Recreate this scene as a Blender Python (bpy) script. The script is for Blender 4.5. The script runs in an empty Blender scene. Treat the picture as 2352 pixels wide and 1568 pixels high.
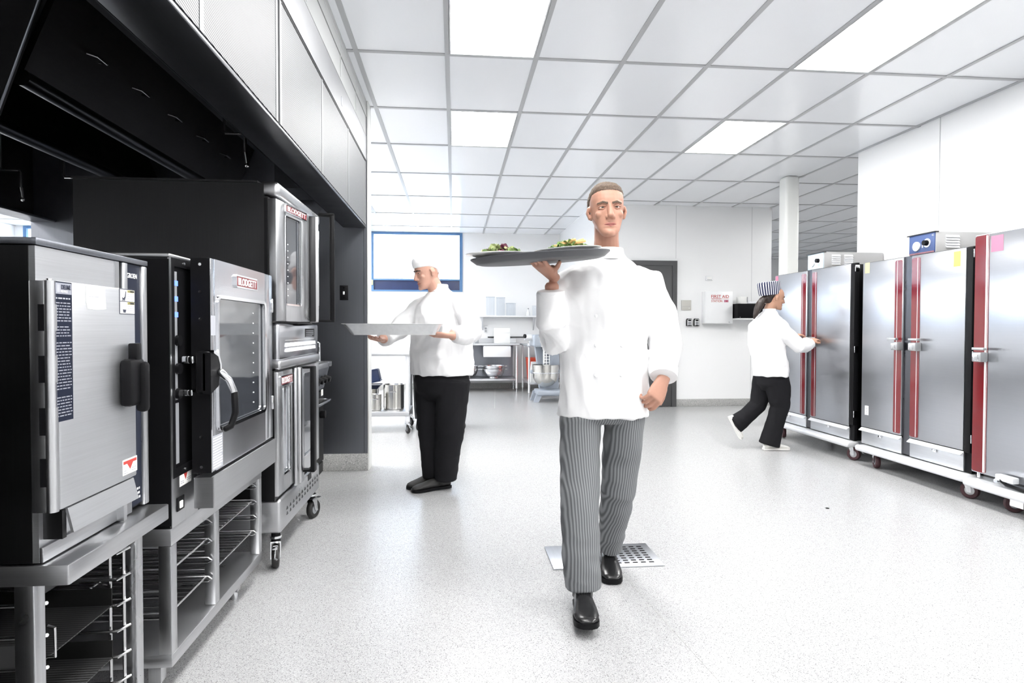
import bpy, bmesh, math, random
from mathutils import Vector, Matrix, noise
random.seed(7)
R = math.radians
scene = bpy.context.scene
COL = scene.collection

# ------------------------------------------------------------------ camera, world, exposure
cam_d = bpy.data.cameras.new('camera')
cam = bpy.data.objects.new('camera', cam_d)
COL.objects.link(cam)
scene.camera = cam
cam_d.sensor_width = 36.0
cam_d.lens = 1400.0 / 2352.0 * 36.0
cam_d.clip_start = 0.05
cam_d.clip_end = 100
cam.matrix_world = (Matrix.Translation((0, 0, 1.18)) @ Matrix.Rotation(R(-5.43), 4, 'Z')
                    @ Matrix.Rotation(R(90 - 1.2), 4, 'X') @ Matrix.Rotation(R(0.109), 4, 'Z'))

world = bpy.data.worlds.new('world')
scene.world = world
world.use_nodes = True
bgn = world.node_tree.nodes['Background']
bgn.inputs[0].default_value = (0.82, 0.91, 1.0, 1)
bgn.inputs[1].default_value = 7.0

scene.view_settings.view_transform = 'Standard'
scene.view_settings.look = 'None'
scene.view_settings.gamma = 1.0
scene.view_settings.use_curve_mapping = False
scene.view_settings.exposure = 0.85
PANEL_POWER = 17.0          # emission strength of the lit ceiling panels
CEIL = 3.05

# ------------------------------------------------------------------ materials
def new_mat(name):
    m = bpy.data.materials.new(name)
    m.use_nodes = True
    nt = m.node_tree
    return m, nt, nt.nodes['Principled BSDF']

def N(nt, typ, **kw):
    n = nt.nodes.new(typ)
    for k, v in kw.items():
        setattr(n, k, v)
    return n

def plain(name, col, rough=0.5, metal=0.0, spec=0.5, var=0.04, vscale=6.0, bump=0.0, bscale=60.0, coat=0.0):
    m, nt, p = new_mat(name)
    tc = N(nt, 'ShaderNodeTexCoord')
    nz = N(nt, 'ShaderNodeTexNoise')
    nz.inputs['Scale'].default_value = vscale
    nz.inputs['Detail'].default_value = 3
    nt.links.new(tc.outputs['Object'], nz.inputs['Vector'])
    mx = N(nt, 'ShaderNodeMix', data_type='RGBA')
    c = Vector(col[:3])
    a = c * (1 - var); b = c * (1 + var)
    mx.inputs[6].default_value = (*a, 1)
    mx.inputs[7].default_value = (min(b.x, 1), min(b.y, 1), min(b.z, 1), 1)
    nt.links.new(nz.outputs['Fac'], mx.inputs[0])
    nt.links.new(mx.outputs[2], p.inputs['Base Color'])
    p.inputs['Roughness'].default_value = rough
    p.inputs['Metallic'].default_value = metal
    p.inputs['Specular IOR Level'].default_value = spec
    p.inputs['Coat Weight'].default_value = coat
    if bump:
        n2 = N(nt, 'ShaderNodeTexNoise')
        n2.inputs['Scale'].default_value = bscale
        n2.inputs['Detail'].default_value = 4
        nt.links.new(tc.outputs['Object'], n2.inputs['Vector'])
        bp = N(nt, 'ShaderNodeBump')
        bp.inputs['Strength'].default_value = bump
        bp.inputs['Distance'].default_value = 0.005
        nt.links.new(n2.outputs['Fac'], bp.inputs['Height'])
        nt.links.new(bp.outputs['Normal'], p.inputs['Normal'])
    return m

def brushed(name, col, rough=0.28, stretch=(2, 2, 160), strength=0.06, wob=0.0, var=0.10, smudge=0.08):
    """stainless steel: grain stretched along one direction, smudged roughness, optional slow waviness"""
    m, nt, p = new_mat(name)
    tc = N(nt, 'ShaderNodeTexCoord')
    mp = N(nt, 'ShaderNodeMapping')
    mp.inputs['Scale'].default_value = stretch
    nt.links.new(tc.outputs['Object'], mp.inputs['Vector'])
    nz = N(nt, 'ShaderNodeTexNoise')
    nz.inputs['Scale'].default_value = 2.0
    nz.inputs['Detail'].default_value = 5
    nt.links.new(mp.outputs['Vector'], nz.inputs['Vector'])
    mx = N(nt, 'ShaderNodeMix', data_type='RGBA')
    c = Vector(col[:3])
    mx.inputs[6].default_value = (*(c * (1 - var)), 1)
    b = c * (1 + var)
    mx.inputs[7].default_value = (min(b.x, 1), min(b.y, 1), min(b.z, 1), 1)
    nt.links.new(nz.outputs['Fac'], mx.inputs[0])
    nt.links.new(mx.outputs[2], p.inputs['Base Color'])
    sm = N(nt, 'ShaderNodeTexNoise')
    sm.inputs['Scale'].default_value = 5.0
    sm.inputs['Detail'].default_value = 4
    nt.links.new(tc.outputs['Object'], sm.inputs['Vector'])
    mr = N(nt, 'ShaderNodeMapRange')
    mr.inputs['To Min'].default_value = max(rough - smudge, 0.03)
    mr.inputs['To Max'].default_value = rough + smudge
    nt.links.new(sm.outputs['Fac'], mr.inputs['Value'])
    nt.links.new(mr.outputs['Result'], p.inputs['Roughness'])
    p.inputs['Metallic'].default_value = 1.0
    bp = N(nt, 'ShaderNodeBump')
    bp.inputs['Strength'].default_value = strength
    bp.inputs['Distance'].default_value = 0.002
    nt.links.new(nz.outputs['Fac'], bp.inputs['Height'])
    last = bp
    if wob:
        w = N(nt, 'ShaderNodeTexNoise')
        w.inputs['Scale'].default_value = 2.6
        w.inputs['Detail'].default_value = 1
        nt.links.new(tc.outputs['Object'], w.inputs['Vector'])
        b2 = N(nt, 'ShaderNodeBump')
        b2.inputs['Strength'].default_value = wob
        b2.inputs['Distance'].default_value = 0.02
        nt.links.new(w.outputs['Fac'], b2.inputs['Height'])
        nt.links.new(bp.outputs['Normal'], b2.inputs['Normal'])
        last = b2
    nt.links.new(last.outputs['Normal'], p.inputs['Normal'])
    return m

def speckle(name, base, dark, light, rough, scale=330.0, seams=False):
    m, nt, p = new_mat(name)
    tc = N(nt, 'ShaderNodeTexCoord')
    v = N(nt, 'ShaderNodeTexVoronoi')
    v.inputs['Scale'].default_value = scale
    nt.links.new(tc.outputs['Object'], v.inputs['Vector'])
    sep = N(nt, 'ShaderNodeSeparateColor')
    nt.links.new(v.outputs['Color'], sep.inputs['Color'])
    rp = N(nt, 'ShaderNodeValToRGB')
    rp.color_ramp.interpolation = 'CONSTANT'
    e = rp.color_ramp.elements
    e[0].position = 0; e[0].color = (*dark, 1)
    e[1].position = 0.055; e[1].color = (*base, 1)
    x = e.new(0.72); x.color = (*light, 1)
    x = e.new(0.93); x.color = tuple(0.5 * (a + b) for a, b in zip(base, dark)) + (1,)
    nt.links.new(sep.outputs['Red'], rp.inputs['Fac'])
    out = rp.outputs['Color']
    nt.links.new(out, p.inputs['Base Color'])
    nz = N(nt, 'ShaderNodeTexNoise')
    nz.inputs['Scale'].default_value = 1.2
    nz.inputs['Detail'].default_value = 1
    nt.links.new(tc.outputs['Object'], nz.inputs['Vector'])
    mr = N(nt, 'ShaderNodeMapRange')
    mr.inputs['To Min'].default_value = rough - 0.02
    mr.inputs['To Max'].default_value = rough + 0.02
    nt.links.new(nz.outputs['Fac'], mr.inputs['Value'])
    nt.links.new(mr.outputs['Result'], p.inputs['Roughness'])
    n2 = N(nt, 'ShaderNodeTexNoise')
    n2.inputs['Scale'].default_value = 220
    nt.links.new(tc.outputs['Object'], n2.inputs['Vector'])
    bp = N(nt, 'ShaderNodeBump')
    bp.inputs['Strength'].default_value = 0.12
    bp.inputs['Distance'].default_value = 0.002
    nt.links.new(n2.outputs['Fac'], bp.inputs['Height'])
    nt.links.new(bp.outputs['Normal'], p.inputs['Normal'])
    return m

def stripes(name, a, b, freq, vec=(1, 0, 0), duty=0.5, rough=0.8, radial=False, bump=0.0, metal=0.0, soft=0.15):
    """stripes across a direction (or around the z axis) in the object's own space"""
    m, nt, p = new_mat(name)
    tc = N(nt, 'ShaderNodeTexCoord')
    if radial:
        sp = N(nt, 'ShaderNodeSeparateXYZ')
        nt.links.new(tc.outputs['Object'], sp.inputs[0])
        an = N(nt, 'ShaderNodeMath', operation='ARCTAN2')
        nt.links.new(sp.outputs['Y'], an.inputs[0])
        nt.links.new(sp.outputs['X'], an.inputs[1])
        val = an.outputs[0]
    else:
        d = N(nt, 'ShaderNodeVectorMath', operation='DOT_PRODUCT')
        d.inputs[1].default_value = vec
        nt.links.new(tc.outputs['Object'], d.inputs[0])
        val = d.outputs['Value']
    mu = N(nt, 'ShaderNodeMath', operation='MULTIPLY')
    mu.inputs[1].default_value = freq * (1 if radial else 2 * math.pi)
    nt.links.new(val, mu.inputs[0])
    s = N(nt, 'ShaderNodeMath', operation='SINE')
    nt.links.new(mu.outputs[0], s.inputs[0])
    mr = N(nt, 'ShaderNodeMapRange')
    t = math.cos(math.pi * duty)
    mr.inputs['From Min'].default_value = t - soft
    mr.inputs['From Max'].default_value = t + soft
    nt.links.new(s.outputs[0], mr.inputs['Value'])
    mx = N(nt, 'ShaderNodeMix', data_type='RGBA')
    mx.inputs[6].default_value = (*a, 1)
    mx.inputs[7].default_value = (*b, 1)
    nt.links.new(mr.outputs['Result'], mx.inputs[0])
    nt.links.new(mx.outputs[2], p.inputs['Base Color'])
    p.inputs['Roughness'].default_value = rough
    p.inputs['Metallic'].default_value = metal
    if bump:
        bp = N(nt, 'ShaderNodeBump')
        bp.inputs['Strength'].default_value = bump
        bp.inputs['Distance'].default_value = 0.003
        nt.links.new(mr.outputs['Result'], bp.inputs['Height'])
        nt.links.new(bp.outputs['Normal'], p.inputs['Normal'])
    return m

def emit(name, col, s):
    m, nt, p = new_mat(name)
    tc = N(nt, 'ShaderNodeTexCoord')
    nz = N(nt, 'ShaderNodeTexNoise')
    nz.inputs['Scale'].default_value = 40
    nt.links.new(tc.outputs['Object'], nz.inputs['Vector'])
    mx = N(nt, 'ShaderNodeMix', data_type='RGBA')
    mx.inputs[6].default_value = (*[c * 0.98 for c in col], 1)
    mx.inputs[7].default_value = (*col, 1)
    nt.links.new(nz.outputs['Fac'], mx.inputs[0])
    nt.links.new(mx.outputs[2], p.inputs['Emission Color'])
    p.inputs['Emission Strength'].default_value = s
    p.inputs['Base Color'].default_value = (*col, 1)
    return m

def glassy(name, col=(0.9, 0.95, 1.0), rough=0.02, alpha=0.25, metal=0.0):
    m, nt, p = new_mat(name)
    p.inputs['Base Color'].default_value = (*col, 1)
    p.inputs['Roughness'].default_value = rough
    p.inputs['Transmission Weight'].default_value = 1.0
    p.inputs['IOR'].default_value = 1.45
    tr = N(nt, 'ShaderNodeBsdfTransparent')
    tr.inputs[0].default_value = (*col, 1)
    gl = N(nt, 'ShaderNodeBsdfGlossy')
    gl.inputs['Roughness'].default_value = rough
    fr = N(nt, 'ShaderNodeLayerWeight')
    fr.inputs['Blend'].default_value = 0.3
    pw_ = N(nt, 'ShaderNodeMath', operation='POWER')
    pw_.inputs[1].default_value = 3.0
    nt.links.new(fr.outputs['Facing'], pw_.inputs[0])
    ad = N(nt, 'ShaderNodeMath', operation='MULTIPLY_ADD')
    ad.inputs[1].default_value = 0.35
    ad.inputs[2].default_value = 0.03
    nt.links.new(pw_.outputs[0], ad.inputs[0])
    mx = N(nt, 'ShaderNodeMixShader')
    nt.links.new(ad.outputs[0], mx.inputs[0])
    nt.links.new(tr.outputs[0], mx.inputs[1])
    nt.links.new(gl.outputs[0], mx.inputs[2])
    nt.links.new(mx.outputs[0], nt.nodes['Material Output'].inputs['Surface'])
    return m

M = dict(
    steel=brushed('stainless_steel', (0.56, 0.565, 0.58), 0.30),
    steel_v=brushed('stainless_steel_upright', (0.56, 0.565, 0.58), 0.30, stretch=(160, 160, 2)),
    steel_door=brushed('stainless_door', (0.60, 0.61, 0.64), 0.20, stretch=(2, 2, 200), wob=0.25, smudge=0.04, var=0.05),
    steel_satin=brushed('stainless_satin', (0.60, 0.61, 0.63), 0.42, smudge=0.06),
    steel_knuckle=brushed('hinge_knuckle_steel', (0.34, 0.34, 0.35), 0.35, stretch=(60, 60, 2)),
    steel_dark=brushed('stainless_shaded', (0.050, 0.050, 0.052), 0.38, stretch=(120, 120, 2)),  # stainless for dim side faces, shade put into the colour
    steel_panel=brushed('stainless_wall_panel', (0.24, 0.25, 0.28), 0.33, stretch=(140, 140, 1), smudge=0.04),
    hood_inside=brushed('shaded_hood_steel', (0.045, 0.045, 0.048), 0.45, stretch=(3, 3, 40)),  # clean steel of the unlit hood interior, its shade put into the colour
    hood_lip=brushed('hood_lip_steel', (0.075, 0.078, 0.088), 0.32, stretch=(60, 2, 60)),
    hood_skin=brushed('hood_skin', (0.30, 0.305, 0.315), 0.48, stretch=(3, 3, 100), var=0.04),
    chrome=plain('chrome', (0.82, 0.83, 0.85), 0.10, 1.0, var=0.02),
    wire=plain('wire_rack_steel', (0.62, 0.62, 0.63), 0.22, 1.0, var=0.05),
    alu=brushed('aluminium_pan', (0.76, 0.77, 0.78), 0.40, stretch=(20, 20, 20), strength=0.03),
    bumper=plain('bumper_aluminium', (0.84, 0.85, 0.87), 0.30, 0.35, var=0.05, vscale=12),
    black=plain('black_plastic', (0.007, 0.007, 0.008), 0.40, var=0.2, spec=0.12),
    black_soft=plain('black_paint', (0.007, 0.007, 0.008), 0.5, var=0.2, spec=0.10),
    dark_blue=plain('dark_blue_plate', (0.006, 0.010, 0.026), 0.35, var=0.15, spec=0.2),
    panel_blue=plain('control_panel_blue', (0.05, 0.09, 0.24), 0.35, var=0.1),
    rubber=plain('black_rubber', (0.02, 0.019, 0.019), 0.6, var=0.2),
    maroon=plain('maroon_tyre', (0.05, 0.016, 0.02), 0.5, var=0.2),
    grey_pl=plain('grey_plastic', (0.32, 0.33, 0.35), 0.45),
    white=plain('white_enamel', (0.86, 0.87, 0.88), 0.30, var=0.02),
    paper=plain('white_paper', (0.90, 0.90, 0.88), 0.75, var=0.02),
    ink=plain('dark_ink', (0.03, 0.035, 0.06), 0.7, var=0.1),
    ink_grey=plain('grey_ink', (0.42, 0.43, 0.47), 0.7, var=0.1),
    silver_ink=plain('silver_print', (0.30, 0.31, 0.36), 0.5, var=0.1),
    yellow=plain('yellow_note', (0.50, 0.45, 0.14), 0.7, var=0.04),
    pale_yellow=plain('pale_yellow_note', (0.50, 0.49, 0.30), 0.7, var=0.04),
    pink=plain('pink_note', (0.52, 0.19, 0.29), 0.7, var=0.04),
    red=plain('red_enamel', (0.20, 0.012, 0.016), 0.30, var=0.06),
    stripe_red=plain('red_stripe_vinyl', (0.155, 0.008, 0.012), 0.08, var=0.03, spec=0.5),
    red_ink=plain('red_lettering', (0.50, 0.05, 0.04), 0.5, var=0.05),
    orange_red=plain('red_plastic', (0.62, 0.07, 0.03), 0.5, var=0.05),
    wall=plain('white_wall_panel', (0.92, 0.925, 0.93), 0.30, var=0.01, vscale=2),
    soffit=plain('soffit_panel', (0.44, 0.45, 0.45), 0.35, var=0.03, vscale=3),
    column=plain('column_paint', (0.80, 0.81, 0.79), 0.35, var=0.01),
    tile=plain('ceiling_tile_vinyl', (0.88, 0.90, 0.93), 0.20, var=0.015, vscale=1.2, spec=0.6),
    grid=plain('ceiling_grid_paint', (0.43, 0.44, 0.45), 0.40, var=0.02),
    joint=plain('panel_joint', (0.62, 0.63, 0.64), 0.5),
    lens=emit('lit_diffuser', (1.0, 0.99, 0.97), PANEL_POWER),
    floor=speckle('speckled_resin_floor', (0.41, 0.41, 0.415), (0.17, 0.17, 0.17), (0.51, 0.51, 0.515), 0.26, 400),
    plinth=speckle('speckled_cove_base', (0.40, 0.40, 0.39), (0.12, 0.12, 0.12), (0.58, 0.58, 0.57), 0.45, 300),
    drain=brushed('drain_plate', (0.62, 0.64, 0.68), 0.30, stretch=(40, 3, 3)),
    door_grey=plain('dark_grey_door', (0.075, 0.075, 0.078), 0.42, var=0.04),
    frame_blue=plain('blue_window_frame', (0.10, 0.22, 0.42), 0.35, var=0.05),
    sill_blue=plain('navy_spandrel', (0.02, 0.035, 0.11), 0.25, var=0.1),
    glass=glassy('clear_glass', (.975, .985, .995), alpha=0.0),
    oven_glass=plain('dark_oven_glass', (0.05, 0.055, 0.065), 0.06, 0.0, spec=0.9, var=0.3, vscale=3, coat=0.4),
    oven_glass_lt=plain('mirror_oven_glass', (0.40, 0.42, 0.45), 0.05, 0.85, var=0.06, vscale=3),
    blue_led=emit('blue_display', (0.10, 0.18, 0.9), 1.6),
    white_led=emit('lit_switch', (0.95, 0.95, 0.9), 0.5),
    cloth=plain('white_cotton', (0.84, 0.84, 0.85), 0.85, var=0.02, bump=0.12, bscale=700),
    black_cloth=plain('black_cotton', (0.010, 0.010, 0.012), 0.85, var=0.2, bump=0.15, bscale=500, spec=0.2),
    pinstripe=stripes('grey_striped_cotton', (0.10, 0.105, 0.112), (0.25, 0.26, 0.27), 92, (1, 0.2, 0.0), 0.5, 0.85, soft=0.9),
    hat_stripe=stripes('navy_striped_cotton', (0.015, 0.018, 0.06), (0.80, 0.80, 0.84), 26, duty=0.36, radial=True, soft=0.2),
    skin=plain('skin', (0.47, 0.245, 0.175), 0.50, var=0.10, vscale=25, bump=0.04, bscale=300),
    skin_pale=plain('skin_pale', (0.55, 0.31, 0.235), 0.50, var=0.10, vscale=25, bump=0.04, bscale=300),
    skin_tan=plain('skin_tan', (0.47, 0.26, 0.175), 0.50, var=0.08, vscale=25, bump=0.04, bscale=300),
    lips=plain('lips', (0.46, 0.17, 0.15), 0.45),
    eye_white=plain('eye_white', (0.72, 0.70, 0.68), 0.25),
    iris=plain('iris', (0.06, 0.05, 0.04), 0.2),
    grey_hair=plain('short_grey_brown_hair', (0.13, 0.09, 0.065), 0.75, var=0.6, vscale=160, bump=0.8, bscale=240),
    dark_hair=plain('dark_brown_hair', (0.022, 0.013, 0.010), 0.45, var=0.4, vscale=60, bump=0.5, bscale=160),
    leather=plain('black_leather', (0.012, 0.012, 0.013), 0.22, var=0.2, bump=0.06, bscale=120),
    suede=plain('dark_grey_suede', (0.035, 0.034, 0.034), 0.7, var=0.2),
    white_shoe=plain('white_shoe', (0.80, 0.79, 0.76), 0.5),
    china=plain('white_china', (0.88, 0.88, 0.87), 0.12, var=0.01),
    tray=plain('dark_grey_tray', (0.06, 0.062, 0.07), 0.45),
    greens=plain('salad_greens', (0.13, 0.22, 0.06), 0.5, var=0.7, vscale=30),
    greens_lt=plain('pale_lettuce', (0.38, 0.44, 0.20), 0.5, var=0.35, vscale=30),
    toast=plain('toasted_bread', (0.62, 0.38, 0.16), 0.75, var=0.3, vscale=40),
    purple=plain('radicchio', (0.12, 0.02, 0.05), 0.5, var=0.4, vscale=30),
    bin=plain('dark_grey_bin', (0.035, 0.037, 0.042), 0.5, var=0.1),
    bag=plain('crinkled_plastic', (0.80, 0.81, 0.84), 0.3),
    perf=stripes('louvred_hood_panel', (0.07, 0.07, 0.074), (0.27, 0.275, 0.285), 105, (0, 0.18, 1), 0.58, 0.5, bump=0.35, metal=0.7, soft=0.5),
    latch_metal=plain('brushed_latch_metal', (0.46, 0.47, 0.48), 0.3, 0.6, var=0.05),
    box_grey=plain('control_housing', (0.46, 0.46, 0.46), 0.4, var=0.02),
    beige=plain('beige_plate', (0.55, 0.54, 0.50), 0.5),
    navy=plain('navy_enamel', (0.03, 0.05, 0.13), 0.35),
    face_pale=plain('pale_control_face', (0.62, 0.74, 0.84), 0.3),
    mixer_grey=plain('mixer_grey_enamel', (0.36, 0.40, 0.46), 0.35, var=0.05),
    mesh_grey=stripes('slotted_panel', (0.01, 0.01, 0.01), (0.055, 0.055, 0.057), 90, (0, 1, 0), 0.5, 0.5, soft=0.2),
)

# ------------------------------------------------------------------ builders
ORG = {}

class MB:
    def __init__(self):
        self.bm = bmesh.new()

    def box(self, x0, x1, y0, y1, z0, z1, b=0.0, seg=2):
        if x0 > x1: x0, x1 = x1, x0
        if y0 > y1: y0, y1 = y1, y0
        if z0 > z1: z0, z1 = z1, z0
        bm = self.bm
        v = [bm.verts.new((x, y, z)) for x in (x0, x1) for y in (y0, y1) for z in (z0, z1)]
        fs = [bm.faces.new([v[i] for i in q]) for q in
              ((0, 1, 3, 2), (4, 6, 7, 5), (0, 4, 5, 1), (2, 3, 7, 6), (0, 2, 6, 4), (1, 5, 7, 3))]
        if b > 0:
            b = min(b, 0.45 * min(x1 - x0, y1 - y0, z1 - z0))
            es = list({e for f in fs for e in f.edges})
            bmesh.ops.bevel(bm, geom=es, offset=b, segments=seg, profile=0.5, affect='EDGES')
        return self

    def loft(self, rings, cap=True, closed=False):
        bm = self.bm
        vs = [[bm.verts.new(p) for p in r] for r in rings]
        n = len(vs[0])
        pairs = list(zip(vs[:-1], vs[1:]))
        if closed: pairs.append((vs[-1], vs[0]))
        for a, b in pairs:
            for i in range(n):
                j = (i + 1) % n
                bm.faces.new((a[i], a[j], b[j], b[i]))
        if cap and not closed:
            bm.faces.new(vs[0][::-1])
            bm.faces.new(vs[-1])
        return self

    def prism(self, pts, axis, a0, a1):
        def P(p, a):
            return {'x': (a, p[0], p[1]), 'y': (p[0], a, p[1]), 'z': (p[0], p[1], a)}[axis]
        return self.loft([[P(p, a0) for p in pts], [P(p, a1) for p in pts]])

    def cyl(self, p0, p1, r0, r1=None, seg=16):
        p0, p1 = Vector(p0), Vector(p1)
        return self.tube([p0, p1], [r0, r0 if r1 is None else r1], seg)

    def tube(self, pts, r, seg=8, closed=False):
        pts = [Vector(p) for p in pts]
        n = len(pts)
        rr = r if isinstance(r, (list, tuple)) else [r] * n
        t0 = (pts[1] - pts[0]).normalized()
        u = t0.orthogonal().normalized()
        rings = []
        for i, p in enumerate(pts):
            if closed:
                t = (pts[(i + 1) % n] - pts[i - 1]).normalized()
            elif i == 0:
                t = t0
            elif i == n - 1:
                t = (pts[-1] - pts[-2]).normalized()
            else:
                t = ((pts[i + 1] - p).normalized() + (p - pts[i - 1]).normalized()).normalized()
            u = (u - t * u.dot(t)).normalized()
            w = t.cross(u)
            rings.append([p + (u * math.cos(a) + w * math.sin(a)) * rr[i]
                          for a in (2 * math.pi * k / seg for k in range(seg))])
        return self.loft(rings, closed=closed)

    def lathe(self, prof, c, seg=24, axis='z', closed=False):
        """prof: (radius, height) pairs; open profiles are capped when the end radius is 0"""
        c = Vector(c)
        rings = []
        for r, h in prof:
            ring = []
            for k in range(seg):
                a = 2 * math.pi * k / seg
                q = (max(r, 1e-4) * math.cos(a), max(r, 1e-4) * math.sin(a))
                ring.append(c + {'z': Vector((q[0], q[1], h)), 'x': Vector((h, q[0], q[1])),
                                 'y': Vector((q[0], h, q[1]))}[axis])
            rings.append(ring)
        return self.loft(rings, closed=closed)

    def ball(self, c, r, seg=16):
        rx, ry, rz = r if isinstance(r, (tuple, list)) else (r, r, r)
        ret = bmesh.ops.create_uvsphere(self.bm, u_segments=seg, v_segments=max(8, seg // 2), radius=1)
        for v in ret['verts']:
            v.co = Vector((v.co.x * rx + c[0], v.co.y * ry + c[1], v.co.z * rz + c[2]))
        return self

    def limb(self, pts, ref=(0, 1, 0), seg=18, capk=0.55):
        """pts: (point, ru, rv): elliptical tube; ru is measured along ref, v across it; round ends"""
        P = [(Vector(p), a, b) for p, a, b in pts]
        d0 = (P[0][0] - P[1][0]).normalized(); d1 = (P[-1][0] - P[-2][0]).normalized()
        a, b = P[0], P[-1]
        ka = min(a[1], a[2]) * capk; kb = min(b[1], b[2]) * capk
        P = ([(a[0] + d0 * ka, a[1] * .35, a[2] * .35), (a[0] + d0 * ka * .7, a[1] * .75, a[2] * .75)] + P +
             [(b[0] + d1 * kb * .7, b[1] * .75, b[2] * .75), (b[0] + d1 * kb, b[1] * .35, b[2] * .35)])
        ref = Vector(ref)
        rings = []
        n = len(P)
        for i, (p, ru, rv) in enumerate(P):
            if i == 0: t = P[1][0] - p
            elif i == n - 1: t = p - P[-2][0]
            else: t = (P[i + 1][0] - p).normalized() + (p - P[i - 1][0]).normalized()
            t.normalize()
            u = (ref - t * ref.dot(t)).normalized()
            w = t.cross(u)
            rings.append([p + u * math.cos(q) * ru + w * math.sin(q) * rv
                          for q in (2 * math.pi * k / seg for k in range(seg))])
        return self.loft(rings)

    def xf(self, m, verts=None):
        for v in (verts or self.bm.verts):
            v.co = m @ v.co
        return self

    def rotz(self, c, deg):
        m = Matrix.Translation(c) @ Matrix.Rotation(R(deg), 4, 'Z') @ Matrix.Translation(-Vector(c))
        return self.xf(m)

    def build(self, name, mat, parent=None, org=None, angle=38, smooth=True):
        bm = self.bm
        bmesh.ops.recalc_face_normals(bm, faces=bm.faces[:])
        me = bpy.data.meshes.new(name)
        o = bpy.data.objects.new(name, me)
        COL.objects.link(o)
        if parent is not None:
            root = parent
            while root.parent: root = root.parent
            off = ORG.get(root.name, Vector())
            o.parent = parent
        else:
            off = Vector(org) if org is not None else Vector()
            o.location = off
            ORG[o.name] = off
        if off.length:
            for v in bm.verts: v.co -= off
        bm.to_mesh(me)
        bm.free()
        finish(me, mat, angle, smooth)
        return o

def finish(me, mat, angle=38, smooth=True):
    me.materials.clear()
    me.materials.append(M[mat] if isinstance(mat, str) else mat)
    if smooth and len(me.polygons):
        me.polygons.foreach_set('use_smooth', [True] * len(me.polygons))
        me.set_sharp_from_angle(angle=R(angle))
    me.update()

def tag(o, label, cat, group=None, kind=None):
    o['label'] = label
    o['category'] = cat
    if group: o['group'] = group
    if kind: o['kind'] = kind
    return o

def struct(o, label=None, cat=None):
    o['kind'] = 'structure'
    if label: o['label'] = label
    if cat: o['category'] = cat
    return o

def thing(name, label, cat, loc=(0, 0, 0), group=None):
    o = bpy.data.objects.new(name, None)
    o.empty_display_size = 0.05
    COL.objects.link(o)
    o.location = loc
    ORG[o.name] = Vector(loc)
    return tag(o, label, cat, group)

def copy_tree(o, parent=None):
    c = o.copy()
    COL.objects.link(c)
    if parent is not None: c.parent = parent
    for ch in list(o.children): copy_tree(ch, c)
    return c

def bx(name, mat, parent, *a, b=0.0, **k):
    return MB().box(*a, b=b).build(name, mat, parent, **k)

def text(s, parent, mat, origin, right, up, height, width=None, depth=0.0008, name='lettering', bold=0.0, kind=None):
    """lettering as real mesh: lower-left corner at origin, running along right"""
    cu = bpy.data.curves.new(name, 'FONT')
    cu.body = s
    cu.size = 1.0
    cu.extrude = 0.5
    cu.offset = bold
    cu.resolution_u = 3
    tmp = bpy.data.objects.new('tmp_text', cu)
    COL.objects.link(tmp)
    bpy.context.view_layer.update()
    dg = bpy.context.evaluated_depsgraph_get()
    me = bpy.data.meshes.new_from_object(tmp.evaluated_get(dg))
    bpy.data.objects.remove(tmp)
    bpy.data.curves.remove(cu)
    xs = [v.co.x for v in me.vertices]; ys = [v.co.y for v in me.vertices]
    x0, x1, y0, y1 = min(xs), max(xs), min(ys), max(ys)
    sy = height / (y1 - y0)
    sx = (width / (x1 - x0)) if width else sy
    r, u = Vector(right).normalized(), Vector(up).normalized()
    n = r.cross(u)
    root = parent
    while root.parent: root = root.parent
    off = Vector(origin) - ORG.get(root.name, Vector())
    for v in me.vertices:
        v.co = off + r * ((v.co.x - x0) * sx) + u * ((v.co.y - y0) * sy) + n * ((v.co.z + 0.5) * depth)
    o = bpy.data.objects.new(name, me)
    me.name = name
    COL.objects.link(o)
    o.parent = parent
    finish(me, mat, smooth=False)
    return o

def remesh(mb, name, mat, parent, voxel=0.006, smooth=4, deform=None, org=None):
    """fuse overlapping lofts into one continuous surface"""
    o = mb.build(name, mat, parent, org=org)
    md = o.modifiers.new('r', 'REMESH')
    md.mode = 'VOXEL'
    md.voxel_size = voxel
    if smooth:
        ms = o.modifiers.new('s', 'SMOOTH')
        ms.iterations = smooth
        ms.factor = 0.5
    bpy.context.view_layer.update()
    dg = bpy.context.evaluated_depsgraph_get()
    me = bpy.data.meshes.new_from_object(o.evaluated_get(dg))
    o.modifiers.clear()
    old = o.data
    o.data = me
    bpy.data.meshes.remove(old)
    me.name = name
    if deform:
        root = o
        while root.parent: root = root.parent
        off = ORG.get(root.name, Vector())
        nn = [v.normal.copy() for v in me.vertices]
        cc = []
        for v, no in zip(me.vertices, nn): cc.extend(deform(v.co + off, no) - off)
        me.vertices.foreach_set('co', cc)
    finish(me, mat, 180)
    return o

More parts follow.
